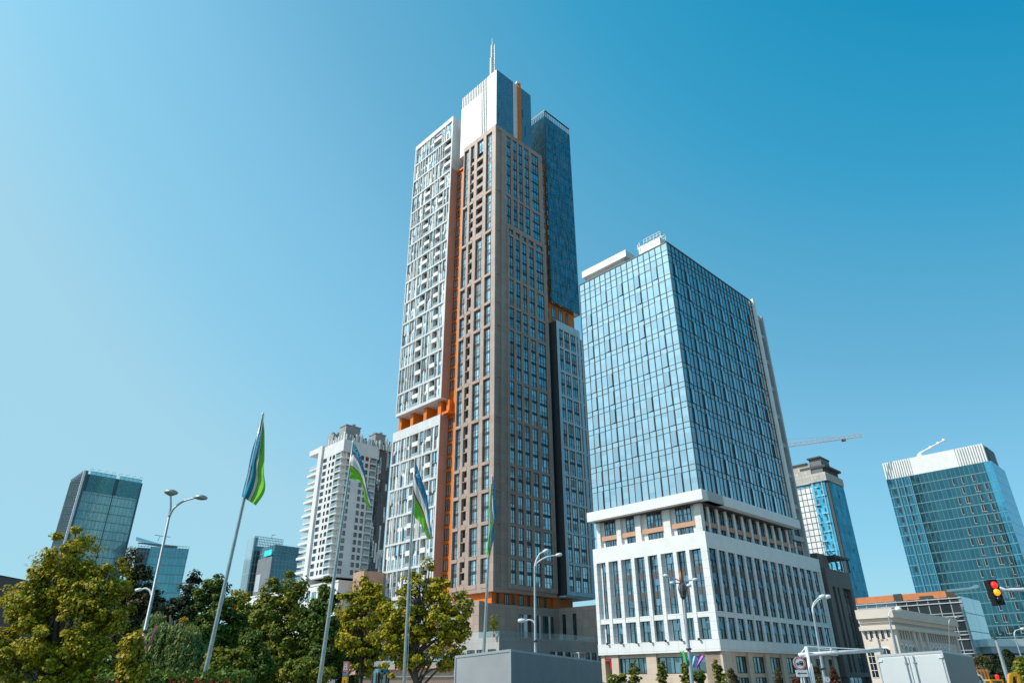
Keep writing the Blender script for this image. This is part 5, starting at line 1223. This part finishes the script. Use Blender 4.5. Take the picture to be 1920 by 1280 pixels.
def banner(label, pts, Y, mat, group='street banners', fold=.05):
    q = [at(x, y, Y) for x, y in pts]; m = MB(); n = 10
    for i in range(n):
        for j in range(n):
            f = lambda a, b: q[0] * (1 - a) * (1 - b) + q[1] * a * (1 - b) + q[2] * a * b + q[3] * (1 - a) * b + np.array([0, fold * math.sin(5 * a + 4 * b) * math.sin(math.pi * a), 0])
            m.poly([f(i / n, j / n), f((i + 1) / n, j / n), f((i + 1) / n, (j + 1) / n), f(i / n, (j + 1) / n)])
    o = m.build('banner', mat, None, True); tag(o, label, 'banner', group); return o
PINKB = plain('banner_pink', (.75, .20, .38), .7, var=.12, scale=3); CYANB = plain('banner_cyan', (.03, .42, .55), .7, var=.12, scale=3); GRB = plain('banner_green', (.10, .50, .16), .7); VIO = plain('banner_violet', (.62, .22, .62), .7); LBL = plain('banner_light_blue', (.30, .66, .78), .7)
banner('narrow pink banner hanging edge-on beside the left double lamp', ZA((872, 962), (884, 955), (826, 1090), (812, 1097)), 23.8, PINKB, fold=.06)
banner('narrow cyan banner hanging on the left double lamp', ZA((800, 1018), (784, 1030), (766, 1132), (784, 1126)), 23.7, CYANB)
ZB = lambda *p: zz(p, 2.56, 690, 780)
lb_, s_, t_ = post('street_lamp', 'double-headed street lamp with curved arms before the brown tower', ZB((804, 1150))[0], ZB((800, 722))[0], 46, .11, .06)
for pts, ang in ((((800, 722), (808, 690), (825, 660), (838, 652)), (.9, 0, .35)), (((800, 722), (815, 700), (855, 676), (900, 667)), (1, 0, .15))):
    m = MB(); P = arm(m, ZB(*pts), 46, .06); m.build('arm', LIGHTM, lb_, True); m = MB(); lamp_head(m, P[-1], ang, .45, .12); m.build('lamp_head', LIGHTM, lb_, True)
m = MB(); P = arm(m, ZB((803, 1002), (795, 985), (775, 976), (757, 980)), 46, .06); m.build('arm', LIGHTM, lb_, True); m = MB(); lamp_head(m, P[-1], (-1, 0, 0), .5, .14); m.build('lamp_head', LIGHTM, lb_, True)
ZD = lambda *p: zz(p, 2.978, 1080, 850)
lc_, s_, t_ = post('street_lamp', 'four-headed street lamp with a basket ornament and three banners', ZD((648, 1280))[0], ZD((592, 700))[0], 42, .13, .06)
for pts, ang in ((((594, 720), (570, 705), (530, 688), (518, 684)), (-1, 0, .2)), (((594, 728), (575, 722), (560, 722), (552, 722)), (-1, -.3, 0)), (((594, 728), (600, 733), (608, 735), (614, 736)), (1, -.3, 0)), (((594, 720), (615, 714), (640, 706), (650, 705)), (1, 0, .15))):
    m = MB(); P = arm(m, ZD(*pts), 42, .04); m.build('arm', METAL, lc_, True); m = MB(); lamp_head(m, P[-1], ang, .32, .1); m.build('lamp_head', LIGHTM, lc_, True)
oc = at(*ZD((590, 720))[0], 42); k = px_size(oc); R_ = 12 / k / 2.978 * 1.0; H_ = 1 / k
m = MB()
for i in range(7):
    q = 2 * math.pi * i / 7; f = lambda rr, h: oc + np.array([math.cos(q) * rr, math.sin(q) * rr, h])
    m.tube([f(.03, -.95), f(.16, -.7), f(.24, -.35), f(.16, -.05), f(.05, 0.1)], .02, 5)
m.lathe(oc + np.array([0, 0, -.95]), [(.03, 0), (.17, .15), (.2, .45), (.12, .8)], 10)
m.build('ornament_basket', DGREY, lc_)
m = MB(); m.lathe(oc, [(.08, .02), (.14, .12), (.12, .35), (.04, .6), (.005, .7)], 10); m.build('ornament_flame', plain('copper_red', (.42, .15, .07), .45, .4), lc_, True)
ZP = lambda *p: zz(p, 6.857, 1110, 1180)
banner('green banner flying left of the four-headed lamp', ZP((1128, 280), (1180, 268), (1262, 462), (1205, 440)), 42, GRB, 'banners on the four-headed lamp', .15)
banner('light blue banner just right of the four-headed lamp', ZP((1268, 270), (1342, 350), (1325, 488), (1278, 455)), 42, LBL, 'banners on the four-headed lamp', .15)
banner('pink-violet banner, outermost of three on the four-headed lamp', ZP((1385, 288), (1440, 355), (1360, 490), (1332, 475)), 42, VIO, 'banners on the four-headed lamp', .15)
ld_, s_, t_ = post('street_lamp', 'white twin-armed street lamp before the right end of the podium', ZD((1392, 1280))[0], ZD((1326, 895))[0], 40, .10, .06)
for pts, ang in ((((1326, 895), (1320, 868), (1330, 830), (1356, 803)), (1, 0, .25)), (((1326, 895), (1322, 860), (1350, 820), (1384, 803)), (1, 0, .2))):
    m = MB(); P = arm(m, ZD(*pts), 40, .045); m.build('arm', LIGHTM, ld_, True); m = MB(); lamp_head(m, P[-1], ang, .4, .12); m.build('lamp_head', LIGHTM, ld_, True)
ZR = lambda *p: zz(p, 5.333, 1560, 1060)
le_, s_, t_ = post('street_lamp', 'slim white street lamp with a big round head before the classical building', ZR((645, 870))[0], ZR((566, 505))[0], 70, .12, .07)
m = MB(); P = arm(m, ZR((566, 505), (575, 470), (605, 440), (640, 428)), 70, .06); m.build('arm', LIGHTM, le_, True)
m = MB(); m.lathe(P[-1] + np.array([.2, 0, -.25]), [(.06, 0), (.33, .08), (.33, .25), (.18, .42), (.04, .48)], 12); m.build('lamp_head', LIGHTM, le_, True)
lf_, s_, t_ = post('street_lamp', 'thin grey lamp seen against the shaded side of the classical building', ZR((1172, 700))[0], ZR((1170, 590))[0], 95, .08, .05)
m = MB(); P = arm(m, ZR((1170, 590), (1172, 545), (1195, 520), (1230, 516)), 95, .05); lamp_head(m, P[-1], (1, 0, .1), .6, .12); m.build('lamp_head', METAL, lf_, True)
lg_, s_, t_ = post('street_lamp', 'dark leaning-looking lamp post at right between the dark trees', zz([(640, 1240)], 5.82, 1780, 1060)[0], zz([(508, 806)], 5.82, 1780, 1060)[0], 40, .13, .07)
m = MB(); m.tube([t_, t_ + [-.1, 0, .25]], [.08, .03], 6); m.build('cap', DGREY, lg_)
lh_, s_, t_ = post('street_lamp', 'thin curved lamp standing before the white low building at right edge', zz([(790, 1010)], 5.82, 1780, 1060)[0], zz([(712, 770)], 5.82, 1780, 1060)[0], 75, .10, .05)
m = MB(); P = arm(m, zz([(712, 770), (708, 735), (725, 705), (775, 690)], 5.82, 1780, 1060), 75, .05); lamp_head(m, P[-1], (1, 0, .1), .5, .14); m.build('lamp_head', LIGHTM, lh_, True)
P0 = at(1776.5, 1107, 214); li_ = thing('street_lamp', (P0[0], P0[1], 0), 'long white lamp arm reaching right above the orange roof storey', 'street lamp', 'street lamps')
m = MB(); m.tube([(P0[0], P0[1], 0), P0], [.3, .2], 8); m.build('pole', LIGHTM, li_); m = MB(); P = arm(m, [(1776.5, 1107), (1800, 1104.5), (1822, 1102)], 214, .38, .34); lamp_head(m, P[-1], (1, 0, .28), 2.4, .55); m.build('lamp_head', LIGHTM, li_)

# ------------------------------------------------------------------ traffic light, signs, barrier
BLK = plain('signal_black', (.012, .012, .014), .45)
Yt = 17.0
tl = thing('traffic_light', at(1868, 1111, Yt), 'three-lens traffic light hanging at right, red and amber lit', 'traffic light')
up = at(1861, 1096.5, Yt) - at(1871.5, 1124, Yt); up /= np.linalg.norm(up); sd = np.cross([0, 1., 0], up); sd /= np.linalg.norm(sd); sd = -sd if sd[0] < 0 else sd; fw = np.cross(sd, up); fw = -fw if fw[1] > 0 else fw
c0 = at(1866.2, 1110, Yt); kt = px_size(c0); hw, hh = 8.3 / kt, 22.5 / kt
m = MB()
def obox(m, c, w, h, d0, d1, mi=0):
    P = lambda a, b, e: c + sd * a + up * b + fw * e
    for q in ([(-w, -h, d1), (w, -h, d1), (w, h, d1), (-w, h, d1)], [(-w, -h, d0), (w, -h, d0), (w, h, d0), (-w, h, d0)], [(-w, -h, d0), (-w, -h, d1), (-w, h, d1), (-w, h, d0)], [(w, -h, d0), (w, -h, d1), (w, h, d1), (w, h, d0)], [(-w, h, d0), (w, h, d0), (w, h, d1), (-w, h, d1)], [(-w, -h, d0), (w, -h, d0), (w, -h, d1), (-w, -h, d1)]): m.poly([P(*a) for a in q], mi)
obox(m, c0, hw, hh, -.12, .05); m.build('housing', BLK, tl)
for px, py, mat in ((1861.3, 1096.3, lamp('red_lens', (.9, .02, .01), 1.6)), (1866.2, 1110, lamp('amber_lens', (1, .32, .01), 1.3)), (1871.2, 1123.6, plain('green_lens', (.005, .02, .012), .3))):
    c = at(px, py, Yt); m = MB(); r = 6.2 / kt; m.lathe(c + fw * .05, [(r, 0), (r * .9, .03), (r * .5, .055), (.001, .06)], 18, 0, tuple(fw)); m.build('lens', mat, tl, True)
    m = MB()
    for i in range(14):
        q0, q1 = math.radians(-20 + 220 * i / 14), math.radians(-20 + 220 * (i + 1) / 14); f = lambda q, e, rr: c + (sd * math.cos(q) + up * math.sin(q)) * rr + fw * e
        m.poly([f(q0, .04, r * 1.1), f(q1, .04, r * 1.1), f(q1, .07, r * 1.12), f(q0, .07, r * 1.12)]); m.poly([f(q0, .04, r * 1.16), f(q1, .04, r * 1.16), f(q1, .07, r * 1.18), f(q0, .07, r * 1.18)])
    m.build('visor', BLK, tl)
gp = at(1990, 1105, Yt)
gm_ = thing('signal_mast', (gp[0], gp[1], 0), 'white mast arm entering from the right edge, carrying the traffic light', 'mast')
m = MB(); a0, a1 = at(1886, 1105.5, Yt + .18), at(1992, 1104, Yt + .18); m.tube([a0 - [.12, 0, -.06], a0, a0 + (a1 - a0) * .1, a1], [.02, .03, .045, .07], 8); m.build('arm', LIGHTM, gm_, True)
m = MB(); m.tube([(a1[0], a1[1], 0), (a1[0], a1[1], a1[2] + .3)], [.12, .09], 10); m.build('pole', LIGHTM, gm_, True)
m = MB(); q = at(1886, 1118, Yt + .12); m.tube([at(1872, 1105, Yt + .15), at(1884, 1106, Yt + .18)], .03, 6); m.tube([at(1882, 1108, Yt + .1), at(1888, 1121, Yt + .1)], [.05, .03], 6); m.build('bracket', LIGHTM, gm_)
ZG = lambda *p: zz(p, 6.857, 1380, 1160)
Yg = 36.0
gb = at(*ZG((955, 823))[0], Yg); gt = at(*ZG((900, 352))[0], Yg)
ga = thing('height_barrier', (gb[0], gb[1], 0), 'white steel height barrier with a long beam and stay rods above the street', 'barrier')
m = MB(); m.tube([(gt[0], Yg, 0), gt], .085, 10); m.build('post', LIGHTM, ga, True)
g2 = at(*ZG((955, 565))[0], Yg + .8); m = MB(); m.tube([(g2[0], g2[1], 0), g2], .08, 10); m.build('post', LIGHTM, ga, True)
m = MB(); b0, b1 = at(*ZG((815, 462))[0], Yg), at(*ZG((1890, 394))[0], Yg + 1.5); m.tube([b0, b1], [.10, .085], 8); m.build('beam', LIGHTM, ga, True)
m = MB()
for tpt in ((818, 458), (1320, 412), (1700, 390)):
    m.tube([gt, at(*ZG(tpt)[0], Yg + .3)], .025, 5)
m.tube([at(*ZG((1220, 375))[0], Yg + .4), at(*ZG((1220, 420))[0], Yg + .4)], .04, 5); m.tube([at(*ZG((820, 486))[0], Yg), at(*ZG((900, 480))[0], Yg)], .05, 5)
m.build('stay_rods', LIGHTM, ga)
SRED = plain('sign_red', (.55, .015, .04), .4); SWH = plain('sign_white', (.78, .79, .8), .35); SBK = plain('sign_black', (.015, .015, .02), .4)
def disc(mb, c, r, y, mi=0, r0=0, n=40):
    for i in range(n):
        a, b = 2 * math.pi * i / n, 2 * math.pi * (i + 1) / n; f = lambda q, rr: c + np.array([math.cos(q) * rr, y, math.sin(q) * rr])
        mb.poly([f(a, r), f(b, r), f(b, r0), f(a, r0)] if r0 else [f(a, r), f(b, r), c + np.array([0, y, 0])], mi)
def flat(mb, c, pts, y, mi): mb.poly([c + np.array([p, y, q]) for p, q in pts], mi)
sc = at(*ZG((820, 566))[0], Yg - .25); ks = px_size(sc); r = 11.4 / ks
sp0 = at(*ZG((838, 823))[0], Yg - .2)
sg = thing('truck_ban_sign', (sc[0] + .1, Yg - .2, 0), 'round red-ringed sign with a black lorry above a white left-arrow plate', 'road sign')
m = MB(); m.lathe(sc + np.array([0, .03, 0]), [(r, 0), (r, .03)], 40, 0, (0, 1, 0)); disc(m, sc, r, .0, 0); disc(m, sc, r, -.004, 1, r * .93); disc(m, sc, r * .93, -.004, 0, r * .86); disc(m, sc, r * .88, -.006, 1, r * .76)
u = r / 80
for pts in ([(-2, 28), (42, 24), (46, -14), (-2, -10)], [(-28, 14), (-4, 14), (-4, -12), (-46, -12), (-46, 2), (-34, 4)], [(-46, -14), (46, -16), (46, -20), (-46, -18)]): flat(m, sc, [(a * u, b * u) for a, b in pts], -.008, 2)
for a in (-32, 14, 32): disc(m, sc + np.array([a * u, 0, -20 * u]), 8 * u, -.009, 2, n=14); 
flat(m, sc, [(a * u, b * u) for a, b in [(-24, 10), (-8, 10), (-8, 0), (-30, 0)]], -.010, 0); flat(m, sc, [(a * u, b * u) for a, b in [(10, 16), (30, 14), (30, 8), (10, 10)]], -.010, 0)
m.build('round_plate', [SWH, SRED, SBK], sg)
ac = at(*ZG((850, 695))[0], Yg - .25); m = MB(); aw, ah = 79 * u, 40 * u
F0 = Face(Frame((0, 0), 0), 'L', 0)
P = [(-aw, -ah), (aw, -ah), (aw, ah), (-aw, ah)]; flat(m, ac, P, 0, 0); flat(m, ac, P[::-1], .03, 0)
for i in range(4): a, b = P[i], P[(i + 1) % 4]; m.poly([ac + [a[0], 0, a[1]], ac + [b[0], 0, b[1]], ac + [b[0], .03, b[1]], ac + [a[0], .03, a[1]]])
flat(m, ac, [(-62 * u, 0), (-30 * u, 18 * u), (-38 * u, 5 * u), (62 * u, 5 * u), (62 * u, -5 * u), (-38 * u, -5 * u), (-30 * u, -18 * u)], -.006, 1); m.build('arrow_plate', [SWH, SBK], sg)
m = MB(); m.tube([(ac[0] - 20 * u, Yg - .2, 0), (ac[0] - 20 * u, Yg - .2, sc[2])], .045, 8); m.build('post', LIGHTM, sg); m = MB(); m.tube([(ac[0] + 14 * u, Yg - .2, 0), (ac[0] + 14 * u, Yg - .2, sc[2] - .1)], .045, 8); m.build('post', LIGHTM, sg)
rc_ = at(*ZG((1175, 775))[0], 39.7); r = 5.3 / px_size(rc_)
rs = thing('round_sign', (rc_[0], 39.7, 0), 'small round white sign beside the foot of the white twin-armed lamp', 'road sign')
m = MB(); m.lathe(rc_ + np.array([0, .03, 0]), [(r, 0), (r, .03)], 24, 0, (0, 1, 0)); disc(m, rc_, r, 0, 0); disc(m, rc_, r, -.004, 1, r * .86); flat(m, rc_, [(-.02, -r * .5), (.02, -r * .5), (.02, r * .5), (-.02, r * .5)], -.005, 1); m.build('plate', [SWH, plain('sign_grey', (.4, .42, .44), .4)], rs)
m = MB(); m.tube([(rc_[0], 39.75, 0), (rc_[0], 39.75, rc_[2])], .035, 7); m.build('post', LIGHTM, rs)
# totem among the trees
ZT_ = lambda *p: zz(p, 13.714, 620, 1220)
tc0, tc1 = at(*ZT_((400, 262))[0], 30), at(*ZT_((365, 823))[0], 30); w = 64 / 13.714 / px_size(tc0); 
tt_ = thing('street_totem', (tc1[0], 30, 0), 'narrow totem of red, grey and yellow panels among the trees', 'sign')
zs_ = [at(*ZT_((395, y))[0], 30)[2] for y in (262, 545, 650, 823)]
def slab(name, z0, z1, mat, marks=()):
    m = MB(); c = np.array([tc0[0], 30, 0]); F = Face(Frame((tc0[0], 30), math.pi / 2 * 0), 'R', 0)
    x0, x1 = tc0[0] - w, tc0[0] + w
    V = lambda x, y, z: np.array([x, y, z])
    for q in ([(x0, 30, z0), (x1, 30, z0), (x1, 30, z1), (x0, 30, z1)], [(x0, 30.25, z0), (x1, 30.25, z0), (x1, 30.25, z1), (x0, 30.25, z1)], [(x0, 30, z0), (x0, 30.25, z0), (x0, 30.25, z1), (x0, 30, z1)], [(x1, 30, z0), (x1, 30.25, z0), (x1, 30.25, z1), (x1, 30, z1)], [(x0, 30, z1), (x1, 30, z1), (x1, 30.25, z1), (x0, 30.25, z1)]): m.poly([V(*a) for a in q], 0)
    for pts in marks: m.poly([V(tc0[0] + a * w, 29.994, z0 + b * (z1 - z0)) for a, b in pts], 1)
    m.build(name, mat, tt_)
TM = [[(-.75, .25), (-.5, .25), (-.1, .8), (-.35, .8)], [(.75, .25), (.5, .25), (.1, .8), (.35, .8)], [(-.2, .45), (.2, .45), (.12, .55), (-.12, .55)], [(-.85, .2), (.85, .2), (.85, .26), (-.85, .26)]]
slab('red_panel', zs_[1] + .02, zs_[0], [plain('totem_red', (.62, .20, .22), .5), SWH], TM)
slab('grey_panel', zs_[2] + .02, zs_[1], plain('totem_grey', (.16, .22, .26), .5))
slab('yellow_panel', 1.0, zs_[2], [plain('totem_yellow', (.75, .36, .02), .5), SBK], [[(-.1, .86), (.15, .86), (.15, .92), (-.1, .92)], [(-.5, .78), (.4, .82), (.4, .86), (-.5, .82)], [(-.2, .6), (.2, .62), (.15, .84), (-.15, .84)], [(-.55, .45), (-.35, .43), (.1, .63), (-.1, .65)], [(.35, .42), (.55, .45), (.2, .63), (.05, .61)]])
m = MB(); m.tube([(tc0[0], 30.12, 0), (tc0[0], 30.12, 1.0)], .1, 8); m.build('post', DGREY, tt_)
# kiosk and low wall
kc = at(713, 1275, 40); kz = at(713, 1260, 40)[2]; kr = 16 / px_size(kc)
kk = thing('glass_kiosk', (kc[0], 40, 0), 'grey glass kiosk with a domed top under the big olive-yellow tree', 'kiosk')
m = MB(); m.lathe((kc[0], 40, 0), [(kr, 0), (kr, kz - .1), (kr * 1.06, kz - .1), (kr * 1.06, kz), (kr * .8, kz + .18), (kr * .3, kz + .3), (.01, kz + .32)], 20); m.build('glazed_drum', [glass('kiosk_glass', (.25, .33, .35))], kk)
m = MB()
for i in range(10): q = 2 * math.pi * i / 10; m.tube([(kc[0] + math.cos(q) * kr, 40 + math.sin(q) * kr, 0), (kc[0] + math.cos(q) * kr, 40 + math.sin(q) * kr, kz)], .04, 5)
m.build('glazing_bars', DGREY, kk)
wz0, wz1 = at(760, 1277, 56)[2], at(760, 1266.5, 56)[2]; wx0, wx1 = at(676, 1270, 56)[0], at(1000, 1270, 56)[0]
lw_ = thing('low_wall', ((wx0 + wx1) / 2, 56, 0), 'long low salmon stone wall behind the kiosk', 'wall')
m = MB()
def wbox(m, x0, x1, y0, y1, z0, z1, mi=0): m.box(Face(Frame((0, 0), math.pi / 2), 'L', 0), y0, y1, -x1, -x0, z0, z1, mi)
wbox(m, wx0, wx1, 56, 56.5, 0, wz1 - .08); m.build('wall', panel('salmon_stone', (.58, .36, .27), 1.2, .6, .012, .7), lw_)
m = MB(); wbox(m, wx0 - .05, wx1 + .05, 55.95, 56.55, wz1 - .08, wz1); m.build('coping', CREAM, lw_)

# ------------------------------------------------------------------ vehicles
def box_truck(label, corner, D, left, right, mats, doors, name='box_truck'):
    """box body from its visible top corner; left = rear (or side) top edge end, right = far top edge end; includes cab, chassis and wheels below the frame"""
    C0 = atD(*corner, D); zt = C0[2]
    def tz(p): d = ray(*p); return CAM + d * (zt - CAM[2]) / d[2]
    Rp = tz(right); b = Rp - C0; ln = np.linalg.norm(b); ub = b / ln; ua = np.array([-ub[1], ub[0], 0])
    d = ray(*left); A_ = np.array([[d[0], -ua[0]], [d[1], -ua[1]]]); t, la = np.linalg.solve(A_, (C0 - CAM)[:2]); zl = CAM[2] + d[2] * t; camber = (zl - zt) / la
    root = thing(name, (C0[0] + (ua * la / 2 + ub * ln / 2)[0], C0[1] + (ua * la / 2 + ub * ln / 2)[1], 0), label, 'truck', None)
    P = lambda u, v, z: np.array([C0[0], C0[1], 0]) + ua * u + ub * v + np.array([0, 0, z + camber * u * min(1, z)])
    def bx(m, u0, u1, v0, v1, z0, z1, mi=0, uvs=True):
        q = [[(u0, v0, z0), (u1, v0, z0), (u1, v0, z1), (u0, v0, z1)], [(u0, v1, z0), (u1, v1, z0), (u1, v1, z1), (u0, v1, z1)], [(u0, v0, z0), (u0, v1, z0), (u0, v1, z1), (u0, v0, z1)], [(u1, v0, z0), (u1, v1, z0), (u1, v1, z1), (u1, v0, z1)], [(u0, v0, z1), (u1, v0, z1), (u1, v1, z1), (u0, v1, z1)], [(u0, v0, z0), (u1, v0, z0), (u1, v1, z0), (u0, v1, z0)]]
        for f in q: m.poly([P(*t) for t in f], mi, [(t[0] + t[1], t[2]) for t in f])
    zb = .95; print('TRUCK', label, la, ln, zt, camber)
    m = MB(); bx(m, .0, la, 0, ln, zb, zt - .03); bx(m, -.015, la + .015, -.015, ln + .015, zt - .075, zt, 1); 
    for u, v in ((0, 0), (la, 0), (0, ln), (la, ln)): bx(m, u - .02, u + .02, v - .02, v + .02, zb, zt - .076, 1)
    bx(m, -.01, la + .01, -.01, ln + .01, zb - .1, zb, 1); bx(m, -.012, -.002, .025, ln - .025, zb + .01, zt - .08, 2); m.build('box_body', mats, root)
    if doors:
        for k in (0, 1):
            m = MB(); u0 = .06 + k * (la / 2 - .02); u1 = la / 2 - .03 + k * (la / 2 - .03); bx(m, u0, u1, -.035, -.004, zb + .05, zt - .13, 0); d_ = m.build('door', mats, root)
            m = MB(); uu = (u1 - .10) if k == 0 else (u0 + .10); m.tube([P(uu, -.07, zb), P(uu, -.07, zt - .1)], .017, 8)
            for z in (zb + .3, zt - .35): bx(m, uu - .05, uu + .05, -.075, -.03, z, z + .05)
            m.build('lock_bar', METAL, d_)
            m = MB(); uo = u0 + .02 if k == 0 else u1 - .02
            for z in (zb + .2, (zb + zt) / 2, zt - .24): bx(m, uo - .07, uo + .07, -.06, -.03, z, z + .06)
            m.build('hinge', LIGHTM, d_)
    m = MB(); bx(m, .2, la - .2, .1, ln + 1.9, .6, .84); m.build('chassis', DGREY, root)
    m = MB(); v0 = ln + .35; pr = [(v0, .5), (v0 + 1.75, .5), (v0 + 1.75, 1.35), (v0 + 1.45, 2.2), (v0 + .1, 2.3), (v0, 2.2)]
    for u in (.12, la - .12): m.poly([P(u, v, z) for v, z in pr])
    for (a_, b_) in zip(pr, pr[1:] + pr[:1]): m.poly([P(.12, *a_), P(la - .12, *a_), P(la - .12, *b_), P(.12, *b_)])
    cab = m.build('cab', WHITEP, root)
    m = MB(); m.poly([P(.25, v0 + 1.76, 1.4), P(la - .25, v0 + 1.76, 1.4), P(la - .25, v0 + 1.48, 2.15), P(.25, v0 + 1.48, 2.15)]); m.build('windscreen', DARKGL, cab)
    for v in (ln * .25, ln + 1.3):
        for u in (.18, la - .18):
            m = MB(); m.lathe(P(u, v, .42) - ua * .12, [(.42, 0), (.44, .06), (.44, .2), (.4, .25)], 22, 0, tuple(ua)); m.lathe(P(u, v, .42) - ua * .14, [(.22, 0), (.22, .29)], 16, 1, tuple(ua)); m.build('wheel', [BLK, METAL], root, True)
    return root
GTARP = plain('grey_truck_skin', (.47, .465, .46), .55, var=.10, scale=1.1)
box_truck('grey box truck at bottom centre, plain sheet-covered body', (957.2, 1216), 25, (854, 1228.4), (1126, 1238.7), [GTARP, plain('grey_edge', (.44, .46, .47), .5), plain('shaded_side_skin', (.27, .265, .26), .6, var=.08, scale=1.2)], False)  # right side in a darker copy of the skin: its shade put into colour
CREAMP = plain('pale_truck_paint', (.66, .68, .68), .4, var=.04, scale=1.2)
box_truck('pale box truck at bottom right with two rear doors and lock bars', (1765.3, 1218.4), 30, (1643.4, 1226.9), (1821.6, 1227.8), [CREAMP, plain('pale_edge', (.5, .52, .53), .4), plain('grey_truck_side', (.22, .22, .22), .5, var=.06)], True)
# things seen at the bottom right corner
YEL = plain('machine_yellow', (.70, .34, .02), .5, var=.15, scale=2)
Zc = lambda x, y: (1800 + x / 16, 1200 + y / 16)
def roofbox(name, label, cat, pts, Y, depth, mats, parts):
    """small vehicle seen from its roof edge down: body between two pixel columns"""
    x0 = at(*pts[0], Y)[0]; x1 = at(*pts[1], Y)[0]; zt = at(*pts[0], Y)[2]; root = thing(name, ((x0 + x1) / 2, Y + depth / 2, 0), label, cat)
    return root, x0, x1, zt
root, x0, x1, zt = roofbox('excavator', 'yellow digger with an open cab frame between dark trees at right', 'excavator', (Zc(910, 1160), Zc(1290, 1160)), 40, 1.6, None, None)
m = MB(); wbox(m, x0, x1, 40, 41.6, zt - .09, zt)
for x in (x0, x1 - .08):
    for y in (40, 41.5): wbox(m, x, x + .08, y, y + .1, 1.0, zt - .09)
m.build('cab_frame', YEL, root); m = MB(); wbox(m, x0 + .05, x1 - .05, 40.04, 41.5, 1.0, zt - .12); m.build('cab_glass', DARKGL, root)
m = MB(); wbox(m, x0 - .2, x1 + .6, 39.4, 42.2, .75, 1.0); m.build('body', YEL, root)
for x in (x0 - .2, x1 + .2):
    m = MB(); wbox(m, x, x + .4, 39, 42.6, .05, .7); m.build('track', BLK, root)
bl_ = at(*Zc(1205, 1040), 40); m = MB(); m.lathe((bl_[0], 40.3, zt), [(.07, 0), (.07, .02), (.09, .03), (.09, .17), (.05, .22), (.02, .23)], 12); m.build('beacon', lamp('red_beacon', (.9, .01, .02), .8), root, True)
m = MB(); a, b, c, d = [at(*Zc(*q), 39.2) for q in ((1500, 1280), (1500, 1030), (1700, 1000), (1760, 1250))]
low = a + (a - b) * 1.2; dl = d + np.array([.1, 0, -1.2]); m.tube([(low[0], 39.2, 1.0), a, b], [.14, .13, .12], 4); m.tube([b, c], [.12, .12], 4); m.tube([c, d, dl], [.12, .1, .08], 4); m.build('digger_arm', YEL, root)
m = MB(); wbox(m, dl[0] - .25, dl[0] + .25, 39, 39.5, dl[2] - .5, dl[2]); m.build('bucket', DGREY, root)
root, x0, x1, zt = roofbox('delivery_van', 'white van roof corner showing right behind the pale box truck', 'van', (Zc(440, 995), Zc(560, 995)), 36, 4, None, None)
m = MB(); pr = [(x0 - 1.5, .35), (x0 - 1.5, zt - .05), (x0 - 1.3, zt), (x1, zt), (x1 + .1, zt - .08), (x1 + .30, zt - .6), (x1 + .34, .35)]
for y in (36, 40): m.poly([(x, y, z) for x, z in pr])
for a, b in zip(pr, pr[1:] + pr[:1]): m.poly([(a[0], 36, a[1]), (b[0], 36, b[1]), (b[0], 40, b[1]), (a[0], 40, a[1])])
vb = m.build('body', WHITEP, root); m = MB(); m.poly([(x0 - 1.1, 35.98, zt - .55), (x1 + .15, 35.98, zt - .55), (x1 + .02, 35.98, zt - .1), (x0 - 1.1, 35.98, zt - .1)]); m.build('rear_window', DARKGL, vb)
for x in (x0 - 1.3, x1 + .1):
    for y in (36.8, 39.2): m = MB(); m.lathe((x - .1, y, .33), [(.33, 0), (.33, .2)], 18, 0, (1, 0, 0)); m.build('wheel', BLK, root, True)
root, x0, x1, zt = roofbox('dump_truck', 'rusty orange tipper body behind the white van at bottom right', 'truck', (Zc(430, 860), Zc(830, 865)), 48, 4, None, None)
RUST = plain('rusty_orange', (.45, .20, .07), .7, var=.2, scale=2)
m = MB(); pr = [(x0, zt), (x1, zt), (x1 + .1, zt - .15), (x1 - .3, zt - .7), (x0, zt - .75)]
for y in (48, 52): m.poly([(x, y, z) for x, z in pr])
for a, b in zip(pr, pr[1:] + pr[:1]): m.poly([(a[0], 48, a[1]), (b[0], 48, b[1]), (b[0], 52, b[1]), (a[0], 52, a[1])])
for i in range(4): x = x0 + (x1 - x0) * (i + .5) / 4.2; wbox(m, x, x + .07, 47.93, 48, zt - .6, zt - .02)
m.build('tipper_body', RUST, root); m = MB(); wbox(m, x0, x1 - .3, 48.2, 54, .6, zt - .8); m.build('chassis', DGREY, root)
for x in (x0 + .1, x1 - .5):
    for y in (49, 51, 53.5): m = MB(); m.lathe((x - .15, y, .5), [(.5, 0), (.5, .3)], 20, 0, (1, 0, 0)); m.build('wheel', BLK, root, True)
# white rooftop box seen above the grey truck
q = T.onl(1092, 1230, -14.0)[0]; F14 = Face(T, 'R', -14.0); z1 = T.onl(1092, 1222, -14.0)[1]; w_ = 1.1
vb = thing('guard_booth', T.w(-14.0, q, 0), 'small white booth with an open lantern top right behind the grey truck', 'booth')
m = MB(); m.box(F14, q - w_, q + w_, -1.6, 0, 0, z1 - 1.1); m.box(F14, q - w_ - .1, q + w_ + .1, -1.7, .1, z1 - .22, z1)
for u in (q - w_, q + w_ - .2):
    for d in (-1.6, -.2): m.box(F14, u, u + .2, d, d + .2, z1 - 1.1, z1 - .22)
m.build('body', WHITEP, vb); m = MB(); m.box(F14, q - w_ + .15, q + w_ - .15, -1.45, -.15, z1 - 1.1, z1 - .25); m.build('louvre', GREYP, vb)
